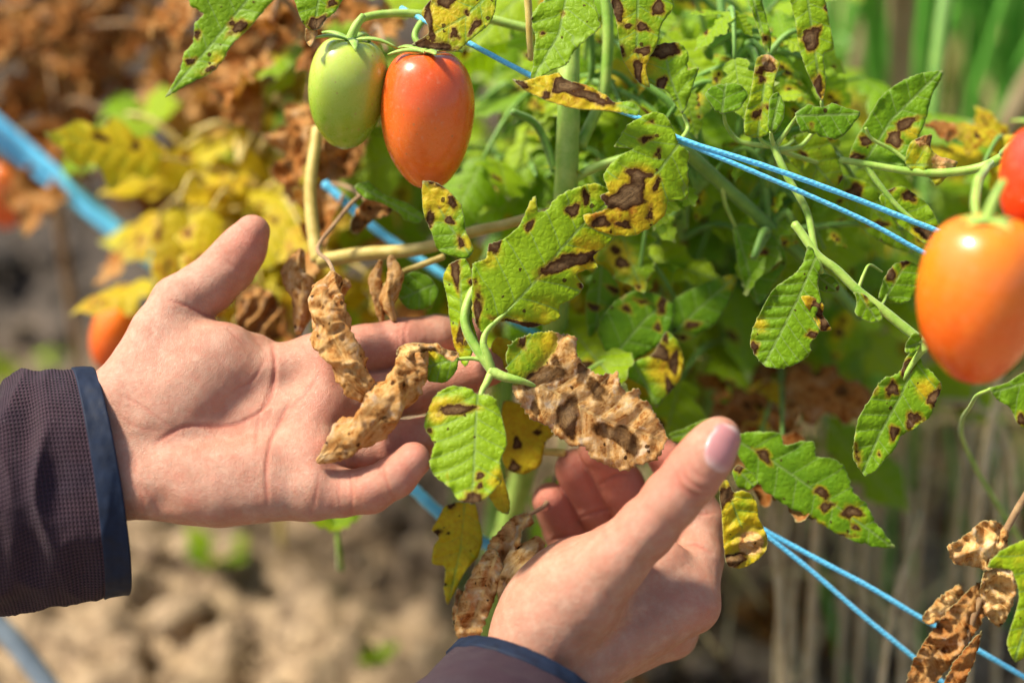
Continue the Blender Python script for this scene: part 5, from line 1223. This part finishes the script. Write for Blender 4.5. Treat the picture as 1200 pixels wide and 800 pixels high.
# dead leaves and a yellow-green blade at the lower right
plantD = empty("tomato_plant", "dead brown tomato shoot hanging at the lower right corner", "plant")
stalk("stem", [(1215, 560, -6), (1190, 600, -8), (1165, 650, -10), (1150, 700, -12), (1120, 780, -16), (1100, 860, -30)], (1.8, 1.4), M_STEMB, plantD)
dead([(1110,640),(1130,628),(1150,610),(1172,612),(1182,625),(1178,650),(1160,668),(1140,664),(1118,660)], [(1180,618),(1115,648)], -6, 71, plantD)
dead([(1160,655),(1180,650),(1192,680),(1186,710),(1172,735),(1155,720),(1148,690)], [(1172,650),(1168,730)], -8, 72, plantD)
dead([(1150,680),(1160,700),(1150,730),(1130,760),(1105,790),(1085,812),(1062,800),(1072,770),(1095,735),(1120,705)], [(1155,680),(1075,800)], -14, 73, plantD, yel0=1.4)
dead([(1130,700),(1112,722),(1088,732),(1080,722),(1100,700),(1124,684)], [(1140,690),(1084,726)], -18, 74, plantD)
dead([(1150,740),(1140,780),(1120,815),(1100,815),(1118,775)], [(1146,745),(1108,812)], -4, 75, plantD, crumple=.8, yel0=1.6)
traced([(1157,664),(1172,645),(1200,632),(1230,620),(1240,690),(1215,720),(1208,760),(1190,776),(1180,752),(1194,700),(1185,668)], [(1230,640),(1190,770)], w=26, vsp=9, yel0=.3, tone=.9, spots=[(1210,740,8,12)], seed=76, parent=plantD, label="yellow-green leaflet at the frame edge")
# weeds and scraps
def tuft(px, py, w, label, seed, kind='green', n=6, size=.35):
    r = np.random.default_rng(seed); root = empty("weed", label, "weed"); b = P(px, py, w); b[2] = max(b[2], .012)
    V, F, uv = tube(np.stack([b - [0, 0, .03], b]), np.array([.002, .0012]), 6); link("stem", mesh_from("stem", V, F, uv=uv), M_STEM, root)
    for i in range(n):
        a = r.uniform(0, 6.28); leaflet(kind, b, np.array([math.cos(a), math.sin(a), r.uniform(.3, .9)]), np.array([0, -.3, 1.]) + r.normal(0, .2, 3), size * r.uniform(.7, 1.2), root, r)
def ground_w(px, py, z=.03):
    d = (CAM_Z - z) / (math.sin(PITCH) * 1 - (400 - py) / FPX * math.cos(PITCH)); return (FOCUS - d) * 1000
for i, (px, py, lb, kd, n_, sz) in enumerate([(262, 655, "small green weed on the soil below the open palm", 'green', 12, .7), (30, 440, "pale green weed above the dark sleeve", 'green', 9, .9), (395, 615, "tiny green shoot just below the open hand's fingers", 'green', 5, .35), (440, 770, "little weed on tan soil near the bottom edge", 'green', 6, .4), (120, 430, "dark green weed near the half-hidden orange tomato", 'green', 9, .8)]):
    tuft(px, py, ground_w(px, py) if i != 2 else -90, lb, 50 + i, kd, n_, sz)
r = np.random.default_rng(77)
def litter(n, reg, kinds, label, seed):
    r = np.random.default_rng(seed)
    for i in range(n):
        px, py = r.uniform(*reg[0]), r.uniform(*reg[1]); w = ground_w(px, py, .03); b = P(px, py, w); a = r.uniform(0, 6.28)
        o = leaflet(kinds[int(r.integers(len(kinds)))], b, np.array([math.cos(a), math.sin(a), r.uniform(-.2, .4)]), np.array([0, 0, 1.]) + r.normal(0, .35, 3), r.uniform(.5, 1.2), None, r)
        o.name = "fallen_leaf"; o["label"] = label; o["category"] = "leaf"; o["group"] = "fallen leaves on the soil"
litter(26, ((560, 1200), (560, 800)), ['dry'], "shrivelled brown leaf lying among straw on the soil at the right", 5)
for i, pts in enumerate([[(930, 800, -250), (985, 700, -330), (1040, 590, -420)], [(700, 800, -260), (760, 790, -300), (860, 730, -420)], [(1100, 470, -200), (1150, 480, -190), (1185, 540, -180), (1190, 700, -200)], [(1060, 380, -260), (1100, 440, -250), (1140, 490, -250)], [(1110, 500, -240), (1125, 600, -240), (1160, 700, -250)]]):
    stalk("dry_stalk", pts, (3.2, 2.2) if i < 2 else (2.2, 1.6), [M_STRAWSTEM, M_STRAWSTEM, M_STRAWSTEM, M_STRAWSTEM, M_STEMD][i], None, ["bleached stalk leaning up from the bottom edge towards the low twine", "bleached stalk lying flat right of the cupped wrist", "pale stalk arching beneath the large orange tomato", "short pale stalk left of the large orange tomato's base", "green stalk slanting down below the large orange tomato"][i], category="stalk")
for i in range(20):
    x_, y_ = rb.uniform(880, 1190), rb.uniform(400, 600); w_ = rb.uniform(-250, -130); ln_ = rb.uniform(-50, 70)
    stalk('dry_stalk', [(x_ + ln_, y_, w_ - 10), (x_ + ln_ * .4, y_ + 150, w_), (x_, y_ + 420, w_ - 40)], (1.2, 2.6), M_STRAWSTEM, None, 'thin bleached stalk standing blurred behind the low twine', seg=6, category='stalk', group='thin bleached stalks behind the low twine')
for i in range(14):
    x_, y_ = rb.uniform(900, 1230), rb.uniform(380, 560)
    stalk("grass_blade", [(x_, y_, -260), (x_ + rb.uniform(-15, 25), y_ + 120, -270), (x_ + rb.uniform(-20, 50), y_ + 300, -300)], (1.2, 3.4), M_ONION if i % 2 else M_STRAWSTEM, None, ["bleached grass blade blurred below the orange tomato", "green grass blade blurred below the orange tomato"][i % 2], seg=6, category="grass blade", group="grass blades below the orange tomato")
